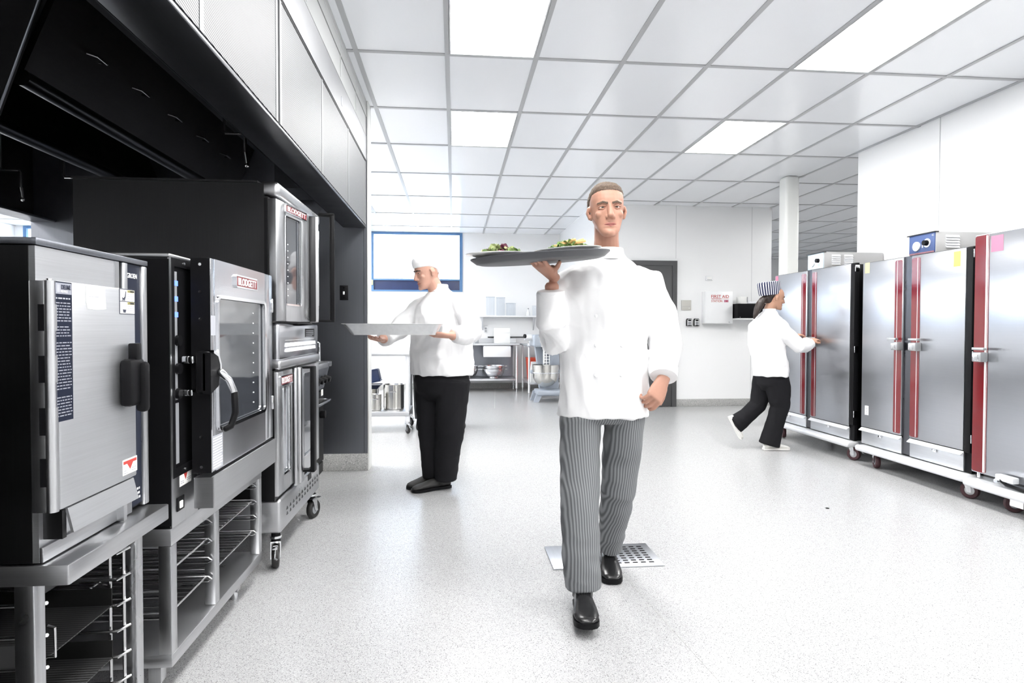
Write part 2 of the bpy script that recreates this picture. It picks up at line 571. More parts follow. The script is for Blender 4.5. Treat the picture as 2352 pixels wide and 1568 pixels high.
def caster(parent, x, y, ztop, r=0.0625, w=0.03, face=0.0, tyre='rubber', brake=False, hub='grey_pl'):
    """swivel caster: plate, fork > wheel > hub"""
    m = Matrix.Translation((x, y, 0)) @ Matrix.Rotation(R(face), 4, 'Z')
    f = MB()
    f.cyl((0, 0, ztop - 0.012), (0, 0, ztop), 0.028)
    f.cyl((0, 0, 2 * r + 0.012), (0, 0, ztop), 0.018)
    for s in (-1, 1):
        f.prism([(-0.022, 2 * r + 0.012), (0.022, 2 * r + 0.012), (0.012 - 0.02, r - 0.012), (-0.012 - 0.02, r - 0.012)],
                'x', s * (w / 2 + 0.004), s * (w / 2 + 0.008))
    f.box(-w / 2 - 0.008, w / 2 + 0.008, -0.022, 0.022, 2 * r + 0.006, 2 * r + 0.014)
    if brake:
        f.box(-0.012, 0.012, -0.09, -0.03, 2 * r - 0.005, 2 * r + 0.002, b=0.002)
        f.tube([(0.0, -0.06, 2 * r - 0.01), (0.0, -0.10, r + 0.015), (0.012, -0.105, r + 0.01)], 0.004)
    fo = f.xf(m).build('caster', 'chrome', parent)
    wv = MB().lathe([(r * .55, -w / 2), (r * .9, -w / 2), (r, -w / 4), (r, w / 4), (r * .9, w / 2), (r * .55, w / 2)],
                    (0, -0.018, r), 28, 'x', closed=True).xf(m).build('wheel', tyre, fo)
    MB().lathe([(0.008, -w / 2 - .002), (r * .56, -w / 2 + .004), (r * .56, w / 2 - .004), (0.008, w / 2 + .002)],
               (0, -0.018, r), 20, 'x').xf(m).build('hub', hub, fo)
    return fo

# ------------------------------------------------------------------ the room
def sbox(name, mat, label, *a, b=0.0):
    return struct(MB().box(*a, b=b).build(name, mat), label)

fl = sbox('floor', 'floor', 'pale speckled seamless resin floor', -8, 12, -5, 16, -0.1, 0)
seam = MB()
for (x0, y0, x1, y1) in ((0.95, 1.2, 0.74, 3.6), (0.60, 9.0, 0.80, 11.9), (-0.60, 5.18, -1.0, 4.4), (2.1, 2.0, 4.0, 3.3)):
    a, b = Vector((x0, y0, 0)), Vector((x1, y1, 0))
    w = (b - a).normalized().cross(Vector((0, 0, 1))) * 0.0012
    seam.loft([[a - w, a + w, a + w + Vector((0, 0, .0006)), a - w + Vector((0, 0, .0006))],
               [b - w, b + w, b + w + Vector((0, 0, .0006)), b - w + Vector((0, 0, .0006))]])
seam.build('floor_seam', 'plinth', fl)

ce = sbox('ceiling', 'tile', 'glossy white tiled drop ceiling in a grey grid', -8, 12, -5, 16, CEIL, CEIL + 0.1)
gx = [-0.658 + 0.612 * i for i in range(-12, 21)]
gy = [-4.25, -3.2, -2.15, -1.09, -0.03, 1.03, 2.09, 3.165, 4.221, 5.276, 6.299, 7.455, 8.736, 10.05, 11.3, 12.5, 13.75, 15.0]
gr = MB()
for x in gx:
    gr.box(x - 0.0165, x + 0.0165, -5, 16, CEIL - 0.006, CEIL + .001)
for y in gy:
    gr.box(-8, 12, y - 0.016, y + 0.016, CEIL - 0.0065, CEIL + .001)
gr.build('ceiling_grid', 'grid', ce)

def lit_panel(i, j, label):
    x0, x1 = gx[i + 12] + 0.0135, gx[i + 13] - 0.0135
    y0, y1 = gy[j] + 0.012, gy[j + 1] - 0.012
    t = thing('ceiling_light', label, 'light', ((x0 + x1) / 2, (y0 + y1) / 2, CEIL - 0.012), 'lit panels in the ceiling grid')
    MB().box(x0 + .012, x1 - .012, y0 + .012, y1 - .012, CEIL - 0.004, CEIL - 0.0005).build('diffuser', 'lens', t)
    f = MB()
    f.box(x0, x0 + .012, y0, y1, CEIL - 0.006, CEIL - .0005).box(x1 - .012, x1, y0, y1, CEIL - 0.006, CEIL - .0005)
    f.box(x0 + .012, x1 - .012, y0, y0 + .012, CEIL - 0.006, CEIL - .0005).box(x0 + .012, x1 - .012, y1 - .012, y1, CEIL - 0.006, CEIL - .0005)
    f.build('frame', 'white', t)

lit_panel(1, 7, 'large lit ceiling panel cut by the top of the picture at the left')
lit_panel(1, 9, 'smaller lit ceiling panel over the tray, second from the front on the left')
lit_panel(5, 7, 'large lit ceiling panel cut by the top of the picture at the right')
lit_panel(5, 9, 'slanting lit ceiling panel above the walking man, the farther right one')
OUT = 'unseen lit ceiling panel added for light'
for i in (1, 5):
    for j in (5, 3, 1): lit_panel(i, j, OUT)
for i in (-7, -11):
    for j in (3, 6, 9, 12): lit_panel(i, j, OUT)
for i, j in ((11, 9), (11, 10), (15, 12), (18, 11), (-3, 9), (-3, 11), (-3, 13), (-5, 10), (-5, 12)): lit_panel(i, j, OUT)  # hidden panels added to brighten the alcove, back wall and next room

sbox('wall_outer_left', 'wall', 'white wall of the room beyond the cooking line', -8.1, -8, -5, 12, 0, CEIL)
sbox('wall_outer_rear', 'wall', 'white wall behind the viewpoint', -8, 12, -5.1, -5, 0, CEIL)
sbox('wall_outer_right', 'wall', 'white wall of the next room', 12, 12.1, -5, 16, 0, CEIL)
sbox('wall_outer_far', 'wall', 'far white wall of the next room', 5.15, 12, 15.6, 15.7, 0, CEIL)
sbox('wall_right', 'wall', 'white wall rising behind the holding cabinets', 4.27, 4.45, -5, 6.13, 0, CEIL)
j = MB().box(4.266, 4.2702, 5.03, 5.036, 0, CEIL).build('trim_1', 'joint'); struct(j, 'faint vertical joint in the right wall')
sbox('wall_back', 'wall', 'plain white wall with the first aid box', 2.08, 4.87, 9.0, 9.16, 0, CEIL)
sbox('wall_side', 'wall', 'white side wall of the preparation alcove', 2.08, 2.2, 9.16, 12.0, 0, CEIL)
sbox('wall_block_right', 'wall', 'white wall end beside the column', 4.72, 4.87, 9.16, 15.6, 0, CEIL)
j = MB()
for x in (3.35, 4.55): j.box(x, x + .006, 8.9985, 9.0, 2.25 if x < 4 else 0.12, CEIL)
struct(j.build('trim_2', 'joint'), 'faint vertical panel joints on the back wall')
bb = MB().box(3.365, 4.88, 8.99, 9.0, 0, 0.112, b=.003).build('baseboard_back', 'plinth'); struct(bb, 'grey speckled cove base under the first aid wall')
bb = MB().box(-3.4, 2.08, 11.99, 12.0, 0, 0.11, b=.003).build('baseboard_far', 'plinth'); struct(bb, 'grey speckled cove base of the far wall')

# far wall with the window opening
wx0, wx1, wz0, wz1 = -1.60, 0.165, 1.90, 3.045
WINS = [(wx0, wx1), (-3.75, -1.95), (-5.90, -4.10), (-7.85, -6.25)]
f = MB()
f.box(-8, 2.2, 12, 12.15, 0, wz0).box(-8, 2.2, 12, 12.15, wz1, CEIL).box(1.065, 1.071, 11.998, 12.0, 0.12, CEIL)
xs_ = [2.2] + [x for w in WINS for x in (w[1], w[0])] + [-8]
for k in range(0, len(xs_), 2): f.box(xs_[k + 1], xs_[k], 12, 12.15, wz0, wz1)
struct(f.build('wall_far', 'wall'), 'white far wall with the window')
m_, nt_, p_ = new_mat('blind_fabric')
td = N(nt_, 'ShaderNodeBsdfTranslucent'); td.inputs[0].default_value = (.95, .97, 1, 1)
tt = N(nt_, 'ShaderNodeBsdfTransparent')
mx_ = N(nt_, 'ShaderNodeMixShader'); mx_.inputs[0].default_value = .45
nt_.links.new(td.outputs[0], mx_.inputs[1]); nt_.links.new(tt.outputs[0], mx_.inputs[2])
nt_.links.new(mx_.outputs[0], nt_.nodes['Material Output'].inputs['Surface'])
M['blind'] = m_
for n_, (x0, x1) in enumerate(WINS):
    w = bpy.data.objects.new('window_%d' % (n_ + 1), None); COL.objects.link(w); w.location = ((x0 + x1) / 2, 12, wz0); ORG[w.name] = w.location.copy()
    struct(w, 'blue framed window with a bright white roller blind')
    f = MB()
    f.box(x0, x0 + .055, 11.985, 12.1, wz0, wz1).box(x1 - .06, x1, 11.985, 12.1, wz0, wz1)
    f.box(x0 + .055, x1 - .06, 11.985, 12.1, wz1 - .045, wz1).box(x0 + .055, x1 - .06, 11.985, 12.1, wz0, wz0 + .03)
    f.box(x0 + .055, x1 - .06, 11.985, 12.1, wz0 + .215, wz0 + .245)
    f.build('window_frame', 'frame_blue', w)
    bx('spandrel', 'sill_blue', w, x0 + .055, x1 - .06, 12.02, 12.06, wz0 + .03, wz0 + .215)
    bx('pane', 'glass', w, x0 + .055, x1 - .06, 12.05, 12.055, wz0 + .245, wz1 - .045)
    bl = bx('roller_blind', 'blind', w, x0 + .06, x1 - .075, 12.030, 12.031, wz0 + .25, wz1 - .05)
    MB().cyl((x0 + .03, 11.975, wz1 - .2), (x0 + .03, 11.975, wz0 + .15), .006).build('blind_cord', 'frame_blue', bl)
    bx('cord_weight', 'pale_yellow', w, x0 + .01, x0 + .045, 11.96, 11.98, wz0 + .12, wz0 + .22)

# dark door in the back wall
d = bpy.data.objects.new('door_1', None); COL.objects.link(d); d.location = (2.9, 9, 0); ORG[d.name] = d.location.copy()
struct(d, 'dark grey door behind the walking man')
bx('door_leaf', 'door_grey', d, 2.46, 3.29, 8.965, 8.995, .01, 2.14, b=.003)
f = MB()
f.box(2.39, 2.46, 8.955, 9.01, 0, 2.21).box(3.29, 3.36, 8.955, 9.01, 0, 2.21).box(2.46, 3.29, 8.955, 9.01, 2.14, 2.21)
f.build('door_frame', 'door_grey', d)
h = MB().cyl((2.53, 8.965, 1.0), (2.53, 8.91, 1.0), .012).tube([(2.53, 8.915, 1.0), (2.65, 8.91, 1.0)], .010)
h.build('door_handle', 'chrome', d)

c = MB().box(4.02, 4.20, 7.1, 7.28, 0, CEIL, b=.035, seg=4).build('column', 'column', org=(4.11, 7.19, 0))
struct(c, 'white rounded square column behind the left holding cabinet', 'column')

# stainless clad wall end of the cooking island, its plinth and corner trim
e = MB()
e.box(-3.315, -0.745, 5.15, 5.30, .14, CEIL).box(-0.742, -0.716, 5.148, 5.30, .14, CEIL)
struct(e.build('wall_island_end', 'steel_panel'), 'dark stainless clad wall at the end of the cooking line')
struct(MB().box(-3.30, -0.714, 5.135, 5.31, 0, .14, b=.004).build('baseboard_island', 'plinth'), 'grey speckled plinth under the stainless wall')
struct(MB().box(-0.716, -0.704, 5.146, 5.31, 0, CEIL, b=.002).build('trim_3', 'column'), 'pale corner strip of the stainless wall')
# low partition behind the ovens
struct(MB().box(-2.02, -1.92, -1.0, 5.15, 0, 1.25).build('wall_partition', 'steel_dark'), 'dark low partition behind the ovens')

# soffit between hood and ceiling
s = MB()
s.box(-3.31, -0.735, -1.0, 5.15, 2.77, CEIL)
s.box(-0.735, -0.722, -1.0, 5.15, 2.77, 2.775 + .14).box(-0.735, -0.718, -1.0, 5.15, 2.92, CEIL)
so = s.build('wall_soffit', 'soffit'); struct(so, 'pale panelled soffit above the hood')
s = MB()
for y in (0.4, 1.3, 2.2, 3.1, 4.0, 4.6): s.box(-0.7195, -0.7165, y, y + .006, 2.78, CEIL)
s.box(-0.7195, -0.7165, -1.0, 5.15, 2.995, 3.0)
s.build('soffit_joint', 'joint', so)

# ------------------------------------------------------------------ exhaust hood
hd = thing('exhaust_hood', 'long stainless exhaust hood over the cooking line', 'exhaust hood', (-2.05, 2.6, 2.02))
HY0, HY1 = -1.0, 5.148
b = MB()
b.box(-0.745, -0.728, HY0, HY1, 2.03, 2.762)
b.box(-3.31, -3.292, HY0, HY1, 2.03, 2.762).box(-3.292, -0.745, HY0, HY1, 2.745, 2.762)
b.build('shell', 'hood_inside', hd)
b = MB().box(-0.905, -0.724, HY0, HY1, 2.012, 2.030, b=.004)
b.box(-0.909, -0.905, HY0, HY1, 2.012, 2.10)
b.box(-3.31, -3.13, HY0, HY1, 2.012, 2.030, b=.004)
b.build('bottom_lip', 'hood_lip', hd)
b = MB().box(-0.728, -0.7215, HY0, HY1, 2.545, 2.563)
b.build('gap_strip', 'black_soft', hd)  # black strip painted in for the shaded gap above the louvred panels
MB().box(-0.728, -0.720, HY0, HY1, 2.565, 2.762).build('closure_panel', 'hood_skin', hd)
MB().box(-0.7205, -0.7185, 4.02, 4.06, 2.615, 2.665).build('maker_plate', 'silver_ink', hd)
ys = [-0.50, 0.28, 1.06, 1.845, 2.595, 2.65, 3.46, 4.295, 5.10]
for a, c_ in zip(ys[:-1], ys[1:]):
    if c_ - a < .1: continue
    MB().box(-0.728, -0.7225, a + .014, c_ - .014, 2.032, 2.543).build('louvred_panel', 'perf', hd)
for y in ys: MB().box(-0.728, -0.7205, y - .013, y + .013, 2.030, 2.545).build('panel_divider', 'hood_skin', hd)
# filter bank along the middle, grease gutter, handles, end skirt
for s in (-1, 1):
    cx = -2.05
    fb = MB()
    xs = lambda v: cx - s * v
    fb.loft([[(xs(-.44), y, 2.62), (xs(-.28), y, 2.24), (xs(-.25), y, 2.24), (xs(-.41), y, 2.62)] for y in (2.72, 5.14)])
    fb.build('filter_bank', 'hood_inside', hd)
    MB().tube([(xs(-.27), 2.72, 2.215), (xs(-.27), 5.14, 2.215)], .035, 12).build('grease_gutter', 'hood_lip', hd)
    if s == 1:
        for y in (3.0, 3.4, 3.8, 4.2, 4.6):
            MB().tube([(xs(-.37), y, 2.44), (xs(-.41), y + .01, 2.43), (xs(-.41), y + .09, 2.43), (xs(-.37), y + .1, 2.44)], .006).build('filter_handle', 'wire', hd)
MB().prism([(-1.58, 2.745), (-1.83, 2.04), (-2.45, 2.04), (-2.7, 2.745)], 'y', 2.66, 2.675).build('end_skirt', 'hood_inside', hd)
MB().tube([(-1.58, 2.655, 2.745), (-1.83, 2.655, 2.04), (-2.45, 2.655, 2.04)], .006).build('skirt_edge', 'steel_panel', hd)
MB().box(-1.30, -1.05, 4.6, 5.0, 2.2, 2.6).build('duct_collar', 'hood_lip', hd)
for (x, y, z) in ((-3.0, 4.55, 2.17), (-2.62, 4.6, 2.14), (-1.35, 4.1, 2.33)):
    MB().tube([(x - .12, y, z + .35), (x - .12, y, z + .12), (x - .11, y, z + .10), (x, y, z + .10), (x + .01, y, z + .08), (x + .01, y, z - .02)], .009) \
        .cyl((x + .01, y, z - .02), (x + .02, y, z - .09), .014, .008).ball((x + .02, y, z - .10), .014, 10).build('spray_nozzle', 'wire', hd)

# switch on the stainless wall
t = thing('light_switch', 'black switch plate with a white toggle on the stainless wall', 'switch', (-.904, 5.149, 1.474))
MB().box(-.938, -.870, 5.141, 5.149, 1.414, 1.534, b=.003).build('plate', 'black', t)
MB().box(-.911, -.897, 5.128, 5.142, 1.458, 1.485, b=.003).build('toggle', 'white', t)
MB().cyl((-.904, 5.142, 1.515), (-.904, 5.139, 1.515), .004).cyl((-.904, 5.142, 1.433), (-.904, 5.139, 1.433), .004).build('screw', 'chrome', t)

# ------------------------------------------------------------------ cooking line: counter steamer on its stand
YR, ZU = (0, 1, 0), (0, 0, 1)
def lines(parent, mat, x, y0, y1, z0, n, pitch, h=0.0028, ragged=0.5, name='small_print'):
    """rows of unreadably small print on a face looking along +x"""
    b = MB()
    for k in range(n):
        z = z0 - k * pitch
        y = y0
        end = y0 + (y1 - y0) * (1 - ragged * random.random() * (0.9 if k % 4 == 3 else 0.25))
        while y < end - .003:
            wd = random.uniform(.004, .014)
            b.box(x, x + .0004, y, min(y + wd, end), z - h, z)
            y += wd + .003
    return b.build(name, mat, parent, smooth=False)

st = thing('steamer', 'counter steamer with paper note and dark instruction strip on its door, nearest the camera', 'steamer', (-1.15, 1.57, .685))
b = MB()
b.box(-1.46, -.872, 1.345, 1.795, .690, 1.350)
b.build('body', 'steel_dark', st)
MB().box(-1.46, -.853, 1.340, 1.798, 1.352, 1.366, b=.002).build('top_cover', 'steel_panel', st)
MB().box(-.872, -.860, 1.347, 1.640, .690, 1.350).build('front_frame', 'steel_satin', st)
MB().box(-.872, -.858, 1.640, 1.660, .690, 1.350).box(-.872, -.855, 1.672, 1.696, .690, 1.350, b=.002).build('front_post', 'steel_v', st)
MB().box(-.872, -.853, 1.768, 1.795, .690, 1.350, b=.004).build('corner_post', 'steel_v', st)
sp = MB().box(-.872, -.861, 1.696, 1.768, .700, 1.350).build('control_strip', 'dark_blue', st)
text('GROEN', st, 'white', (-.8605, 1.702, 1.313), YR, ZU, .013, .050, bold=.01)
lines(st, 'white', -.8608, 1.70, 1.76, .745, 3, .012, .006)
dr = MB().box(-.850, -.815, 1.345, 1.652, .800, 1.278, b=.005).build('door', 'steel_satin', st)
hb = MB().box(-.860, -.828, 1.326, 1.345, .800, 1.277, b=.002).cyl((-.826, 1.336, .800), (-.826, 1.336, 1.277), .0115, seg=24)
hb.build('hinge', 'steel_v', dr)
for (z0, z1) in ((1.174, 1.228), (1.068, 1.123), (.960, 1.016), (.854, .912)):
    MB().cyl((-.826, 1.336, z0), (-.826, 1.336, z1), .0122, seg=24).build('hinge_knuckle', 'steel_v', dr)
    MB().box(-.842, -.829, 1.3245, 1.3265, z0, z1).build('hinge_gap', 'black', dr)
MB().cyl((-.826, 1.336, 1.277), (-.826, 1.336, 1.281), .006).build('hinge_pin', 'chrome', dr)
MB().box(-.815, -.8146, 1.334, 1.390, .985, 1.276, b=.0).build('instruction_strip', 'dark_blue', dr)
MB().box(-.8146, -.8143, 1.3355, 1.3885, 1.2505, 1.2735).build('strip_heading', 'silver_ink', dr)
text('DELIME', dr, 'ink', (-.8143, 1.354, 1.2605), YR, ZU, .0095, .031, bold=.03)
text('NOTICE', dr, 'white', (-.8143, 1.352, 1.2535), YR, ZU, .005, .022)
MB().box(-.8143, -.814, 1.340, 1.349, 1.254, 1.270).build('strip_emblem', 'ink_grey', dr)
lines(dr, 'ink_grey', -.8146, 1.3365, 1.387, 1.243, 1, .01, .003, 0.2)
lines(dr, 'silver_ink', -.8146, 1.3365, 1.387, 1.233, 7, .0062, .0024, .2)
lines(dr, 'silver_ink', -.8146, 1.3365, 1.385, 1.183, 4, .0062, .0022, .6)
lines(dr, 'silver_ink', -.8146, 1.3365, 1.387, 1.150, 16, .0064, .0022, .2)
lines(dr, 'silver_ink', -.8146, 1.3365, 1.387, 1.036, 7, .0064, .0022, .2)
nb = MB()
pts = [(1.440, 1.274), (1.478, 1.2745), (1.515, 1.273), (1.514, 1.258), (1.516, 1.245), (1.518, 1.224), (1.480, 1.2215), (1.446, 1.223), (1.441, 1.238), (1.4395, 1.256)]
nb.prism(pts, 'x', -.8148, -.8142).build('paper_note', 'paper', dr)
lines(dr, 'ink_grey', -.8142, 1.452, 1.492, 1.252, 1, .01, .0022, .1, 'note_writing')
lines(dr, 'ink_grey', -.8142, 1.458, 1.500, 1.238, 2, .006, .0008, .1, 'note_writing')
ca = MB().box(-.815, -.8145, 1.577, 1.648, 1.214, 1.277).build('caution_sticker', 'ink', dr)
MB().box(-.8145, -.8142, 1.579, 1.646, 1.2465, 1.275).box(-.8145, -.8142, 1.579, 1.646, 1.216, 1.2445).build('sticker_paper', 'paper', ca)
for z in (1.2685, 1.2385):
    MB().box(-.8142, -.8140, 1.612, 1.645, z, z + .006).build('sticker_band', 'yellow', ca)
    text('CAUTION', ca, 'ink', (-.8140, 1.621, z + .001), YR, ZU, .0042, .022)
    MB().prism([(1.614, z + .001), (1.619, z + .001), (1.6165, z + .005)], 'x', -.8140, -.8138).build('sticker_triangle', 'ink', ca)
    lines(ca, 'ink_grey', -.8142, 1.613, 1.644, z - .003, 3, .0055, .002, .3)
MB().prism([(1.587, 1.256), (1.594, 1.254), (1.600, 1.258), (1.603, 1.272), (1.606, 1.270), (1.604, 1.256), (1.600, 1.249), (1.594, 1.250), (1.590, 1.249)], 'x', -.8142, -.8139) \
    .box(-.8142, -.8139, 1.586, 1.602, 1.2475, 1.2492).build('sticker_hand', 'ink', ca)
MB().prism([(1.590, 1.226), (1.606, 1.226), (1.603, 1.218), (1.593, 1.218)], 'x', -.8142, -.8139).build('sticker_pot', 'ink', ca)
MB().tube([(-.8141, 1.592, 1.230), (-.8141, 1.596, 1.236), (-.8141, 1.603, 1.237), (-.8141, 1.607, 1.231)], .0005, 5).build('sticker_steam', 'ink_grey', ca)
def warn(parent, x, y0, y1, z0, z1):
    w = MB().box(x, x + .0005, y0, y1, z0, z1).build('warning_sticker', 'paper', parent)
    h = z1 - z0; m = (y0 + y1) / 2
    MB().prism([(y0 + .003, z1 - .1 * h), (y1 - .003, z1 - .1 * h), (y1 - .003, z1 - .3 * h), (m + .014, z1 - .3 * h), (m, z1 - .72 * h), (m - .014, z1 - .3 * h), (y0 + .003, z1 - .3 * h)], 'x', x + .0005, x + .0008).build('warning_triangle', 'red_ink', w)
    lines(w, 'ink_grey', x + .0005, y0 + .006, m - .012, z0 + .3 * h, 2, .006, .0025, .2)
    lines(w, 'ink_grey', x + .0005, m + .008, y1 - .004, z0 + .35 * h, 2, .006, .0025, .2)
warn(dr, -.815, 1.583, 1.651, .814, .852)
hn = MB()
hn.box(-.816, -.786, 1.572, 1.642, .986, 1.103, b=.010).box(-.812, -.790, 1.606, 1.632, 1.095, 1.142, b=.004)
hn.box(-.800, -.772, 1.612, 1.640, .968, 1.095, b=.010)
hn.build('latch_handle', 'black', dr)
MB().box(-.852, -.835, 1.655, 1.668, 1.03, 1.07, b=.002).build('latch_strike', 'chrome', st)
dp = MB()
dp.loft([[(-.858, y, .800), (-.818, y, .797), (-.806, y, .745), (-.812, y, .745), (-.822, y, .790), (-.858, y, .794)] for y in (1.372, 1.640)])
dp.build('drip_shield', 'steel_satin', st)
MB().box(-.860, -.822, 1.360, 1.374, .735, .795).build('drip_bracket', 'steel_dark', st)
MB().box(-.860, -.835, 1.625, 1.64, .690, .745).build('drip_bracket', 'steel', st)
MB().box(-.861, -.852, 1.347, 1.70, .690, .722, b=.002).build('kick_strip', 'steel', st)

# steel stand below the steamer with wire pan slides
sd = thing('steamer_stand', 'open steel stand with wire pan slides under the steamer', 'stand', (-1.15, 1.5, 0))
MB().box(-1.50, -.800, 1.343, 1.792, .642, .686, b=.004).build('stand_top', 'steel', sd)
MB().box(-.90, -.89, 1.36, 1.78, .600, .645).build('apron', 'steel_dark', sd)
for (x, y) in ((-.890, 1.363), (-.890, 1.772), (-1.46, 1.363), (-1.46, 1.772)):
    MB().box(x - .020, x + .020, y - .018, y + .018, .0, .645, b=.003).build('leg', 'steel_v', sd)
for y, s in ((1.395, 1), (1.728, -1)):
    for x in (-.890, -.925, -1.40): MB().tube([(x, y, .06), (x, y, .65)], .0042).build('slide_upright', 'wire', sd)
    for z in (.575, .505, .435, .365, .295, .225, .155, .085):
        MB().tube([(-.875, y - s * .004, z + .012), (-.900, y + s * .014, z), (-1.42, y + s * .014, z)], .0042).build('pan_slide', 'wire', sd)
MB().box(-1.47, -.875, 1.36, 1.775, .03, .05).build('under_shelf', 'steel_dark', sd)
for z in (.29, .43):
    bs = thing('perforated_pan', 'dark perforated pan on the slides of the steamer stand, %s one' % ('lower' if z < .4 else 'upper'), 'pan', (-1.14, 1.51, z))
    g = MB()
    g.box(-1.42, -.91, 1.415, 1.708, z + .007, z + .010).box(-1.42, -.91, 1.414, 1.417, z + .007, z + .055).box(-1.42, -.91, 1.706, 1.709, z + .007, z + .055)
    g.build('pan_body', 'mesh_grey', bs)
    MB().tube([(-.91, 1.45, z + .01), (-.895, 1.45, z + .01), (-.895, 1.45, z + .075), (-.91, 1.45, z + .08)], .0035).build('pan_handle', 'wire', bs)

t = thing('warming_cabinet', 'steel appliance at the left picture edge, only a sliver of its handle shows', 'appliance', (-1.2, .6, 0))
MB().box(-1.75, -.885, .15, 1.04, .10, 1.42, b=.004).build('body', 'steel_dark', t)
MB().box(-.885, -.865, .17, 1.03, .14, 1.40, b=.004).build('door', 'steel', t)
MB().box(-.800, -.776, 1.048, 1.070, 1.115, 1.205, b=.005).box(-.865, -.776, 1.02, 1.050, 1.14, 1.18, b=.004).build('handle', 'steel_satin', t)
MB().box(-.795, -.774, 1.046, 1.073, .99, 1.04, b=.005).box(-.865, -.776, 1.02, 1.048, 1.0, 1.03, b=.004).build('latch', 'steel_satin', t)
for (x, y) in ((-.95, .2), (-.95, .99), (-1.70, .2), (-1.70, .99)): MB().cyl((x, y, 0), (x, y, .10), .022).build('leg', 'steel', t)

# ------------------------------------------------------------------ combi oven on its rack stand
co = thing('combi_oven', 'combi oven with a big hinged glass door and long black handle', 'oven', (-1.3, 2.45, .55))
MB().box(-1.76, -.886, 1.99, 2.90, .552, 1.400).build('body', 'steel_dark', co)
MB().box(-1.76, -.878, 1.985, 2.905, 1.400, 1.412, b=.003).build('top_cover', 'steel', co)
MB().box(-.886, -.880, 1.990, 2.185, .552, .705).box(-.886, -.880, 1.990, 2.002, .705, 1.400).box(-.886, -.880, 2.176, 2.190, .705, 1.400).build('control_frame', 'steel_v', co)
MB().box(-1.758, -1.752 + .87, 1.9885, 1.9905, .56, 1.395).build('side_panel', 'black_soft', co)
cf = MB()
cf.box(-.886, -.879, 2.002, 2.020, .705, 1.400).box(-.886, -.879, 2.158, 2.176, .705, 1.400)
cf.box(-.886, -.879, 2.020, 2.158, 1.375, 1.400).box(-.886, -.879, 2.020, 2.158, .705, .735)
cf.build('control_bezel', 'black', co)
cp = MB().box(-.8865, -.885, 2.020, 2.158, .735, 1.375).build('control_panel', 'black_soft', co)
MB().box(-.885, -.8845, 2.022, 2.056, .745, .940).box(-.885, -.8845, 2.022, 2.050, .95, 1.36).build('panel_label', 'grey_pl', co)
for z in (1.315, 1.265, 1.215):
    MB().box(-.8848, -.884, 2.026, 2.056, z, z + .016).build('display', 'blue_led', co)
for z in (1.14, 1.05, .97):
    MB().cyl((-.885, 2.045, z), (-.873, 2.045, z), .017).build('knob', 'black', co)
for z in (1.388, .718):
    MB().cyl((-.879, 2.088, z), (-.876, 2.088, z), .005).build('screw', 'chrome', co)
warn(co, -.880, 2.046, 2.132, .668, .722)
sw = MB().box(-.880, -.876, 2.022, 2.072, .594, .638, b=.004).build('switch_plate', 'black', co)
MB().box(-.876, -.872, 2.034, 2.052, .603, .625, b=.001).build('rocker', 'white_led', sw)
# door
dd = MB()
dd.box(-.862, -.802, 2.100, 2.140, .698, 1.412, b=.003).box(-.862, -.802, 2.685, 2.790, .698, 1.412, b=.003)
dd.box(-.862, -.802, 2.140, 2.685, .698, .832).box(-.862, -.802, 2.140, 2.685, 1.288, 1.412)
dd.box(-.862, -.802, 2.140, 2.162, .832, 1.288)
door = dd.build('door', 'steel_door', co)
MB().box(-.862, -.8015, 2.097, 2.1005, .70, 1.41).build('door_edge', 'black', door)
MB().box(-.850, -.812, 2.162, 2.685, .832, 1.288).build('window_glass', 'oven_glass', door)
gf = MB()
def rrect(y0, y1, z0, z1, r, n=5):
    out = []
    for (cy, cz, a0) in ((y1 - r, z1 - r, 0), (y0 + r, z1 - r, 90), (y0 + r, z0 + r, 180), (y1 - r, z0 + r, 270)):
        for k in range(n + 1):
            a = R(a0 + 90 * k / n)
            out.append((cy + r * math.cos(a), cz + r * math.sin(a)))
    return out
def ringframe(x0, x1, y0, y1, z0, z1, r, wd):
    o = rrect(y0, y1, z0, z1, r); i = rrect(y0 + wd, y1 - wd, z0 + wd, z1 - wd, max(r - wd, .002))
    return MB().loft([[(x0, *p) for p in o], [(x1, *p) for p in o], [(x1 - .001, *p) for p in i], [(x0, *p) for p in i]], closed=True)
ringframe(-.806, -.797, 2.158, 2.690, .826, 1.294, .03, .012).build('window_frame', 'chrome', door)
for k in range(10):
    MB().ball((-.811, 2.56, 1.24 - k * .04), (.002, .005, .003), 8).build('light_dot', 'white', door)
bg = ringframe(-.802, -.794, 2.328, 2.568, 1.330, 1.378, .008, .006).build('badge_frame', 'chrome', door)
MB().box(-.802, -.796, 2.334, 2.562, 1.336, 1.372).build('badge', 'red', door)
text('BLODGETT', door, 'white', (-.796, 2.348, 1.340), YR, ZU, .028, .200, depth=.002, bold=.01)
MB().box(-.802, -.8014, 2.110, 2.200, .703, .818).build('care_label', 'ink_grey', door)
lines(door, 'paper', -.8014, 2.114, 2.196, .812, 12, .009, .004, .3)
MB().box(-.802, -.8014, 2.104, 2.142, 1.156, 1.222).build('serial_label', 'ink_grey', door)
for z in (1.39, 1.30, 1.21, .82, .72):
    MB().cyl((-.832, 2.0985, z), (-.832, 2.095, z), .005).build('screw', 'chrome', door)
la = MB()
la.box(-.840, -.800, 2.070, 2.100, .968, 1.105, b=.008).prism([(2.07, 1.10), (2.135, 1.085), (2.15, 1.03), (2.135, .985), (2.07, .965)], 'x', -.815, -.790)
la.build('latch', 'black', door)
MB().prism([(2.085, 1.108), (2.13, 1.095), (2.150, 1.060), (2.150, 1.025), (2.140, 1.025), (2.138, 1.058), (2.122, 1.085), (2.085, 1.098)], 'x', -.812, -.785).build('latch_trim', 'chrome', door)
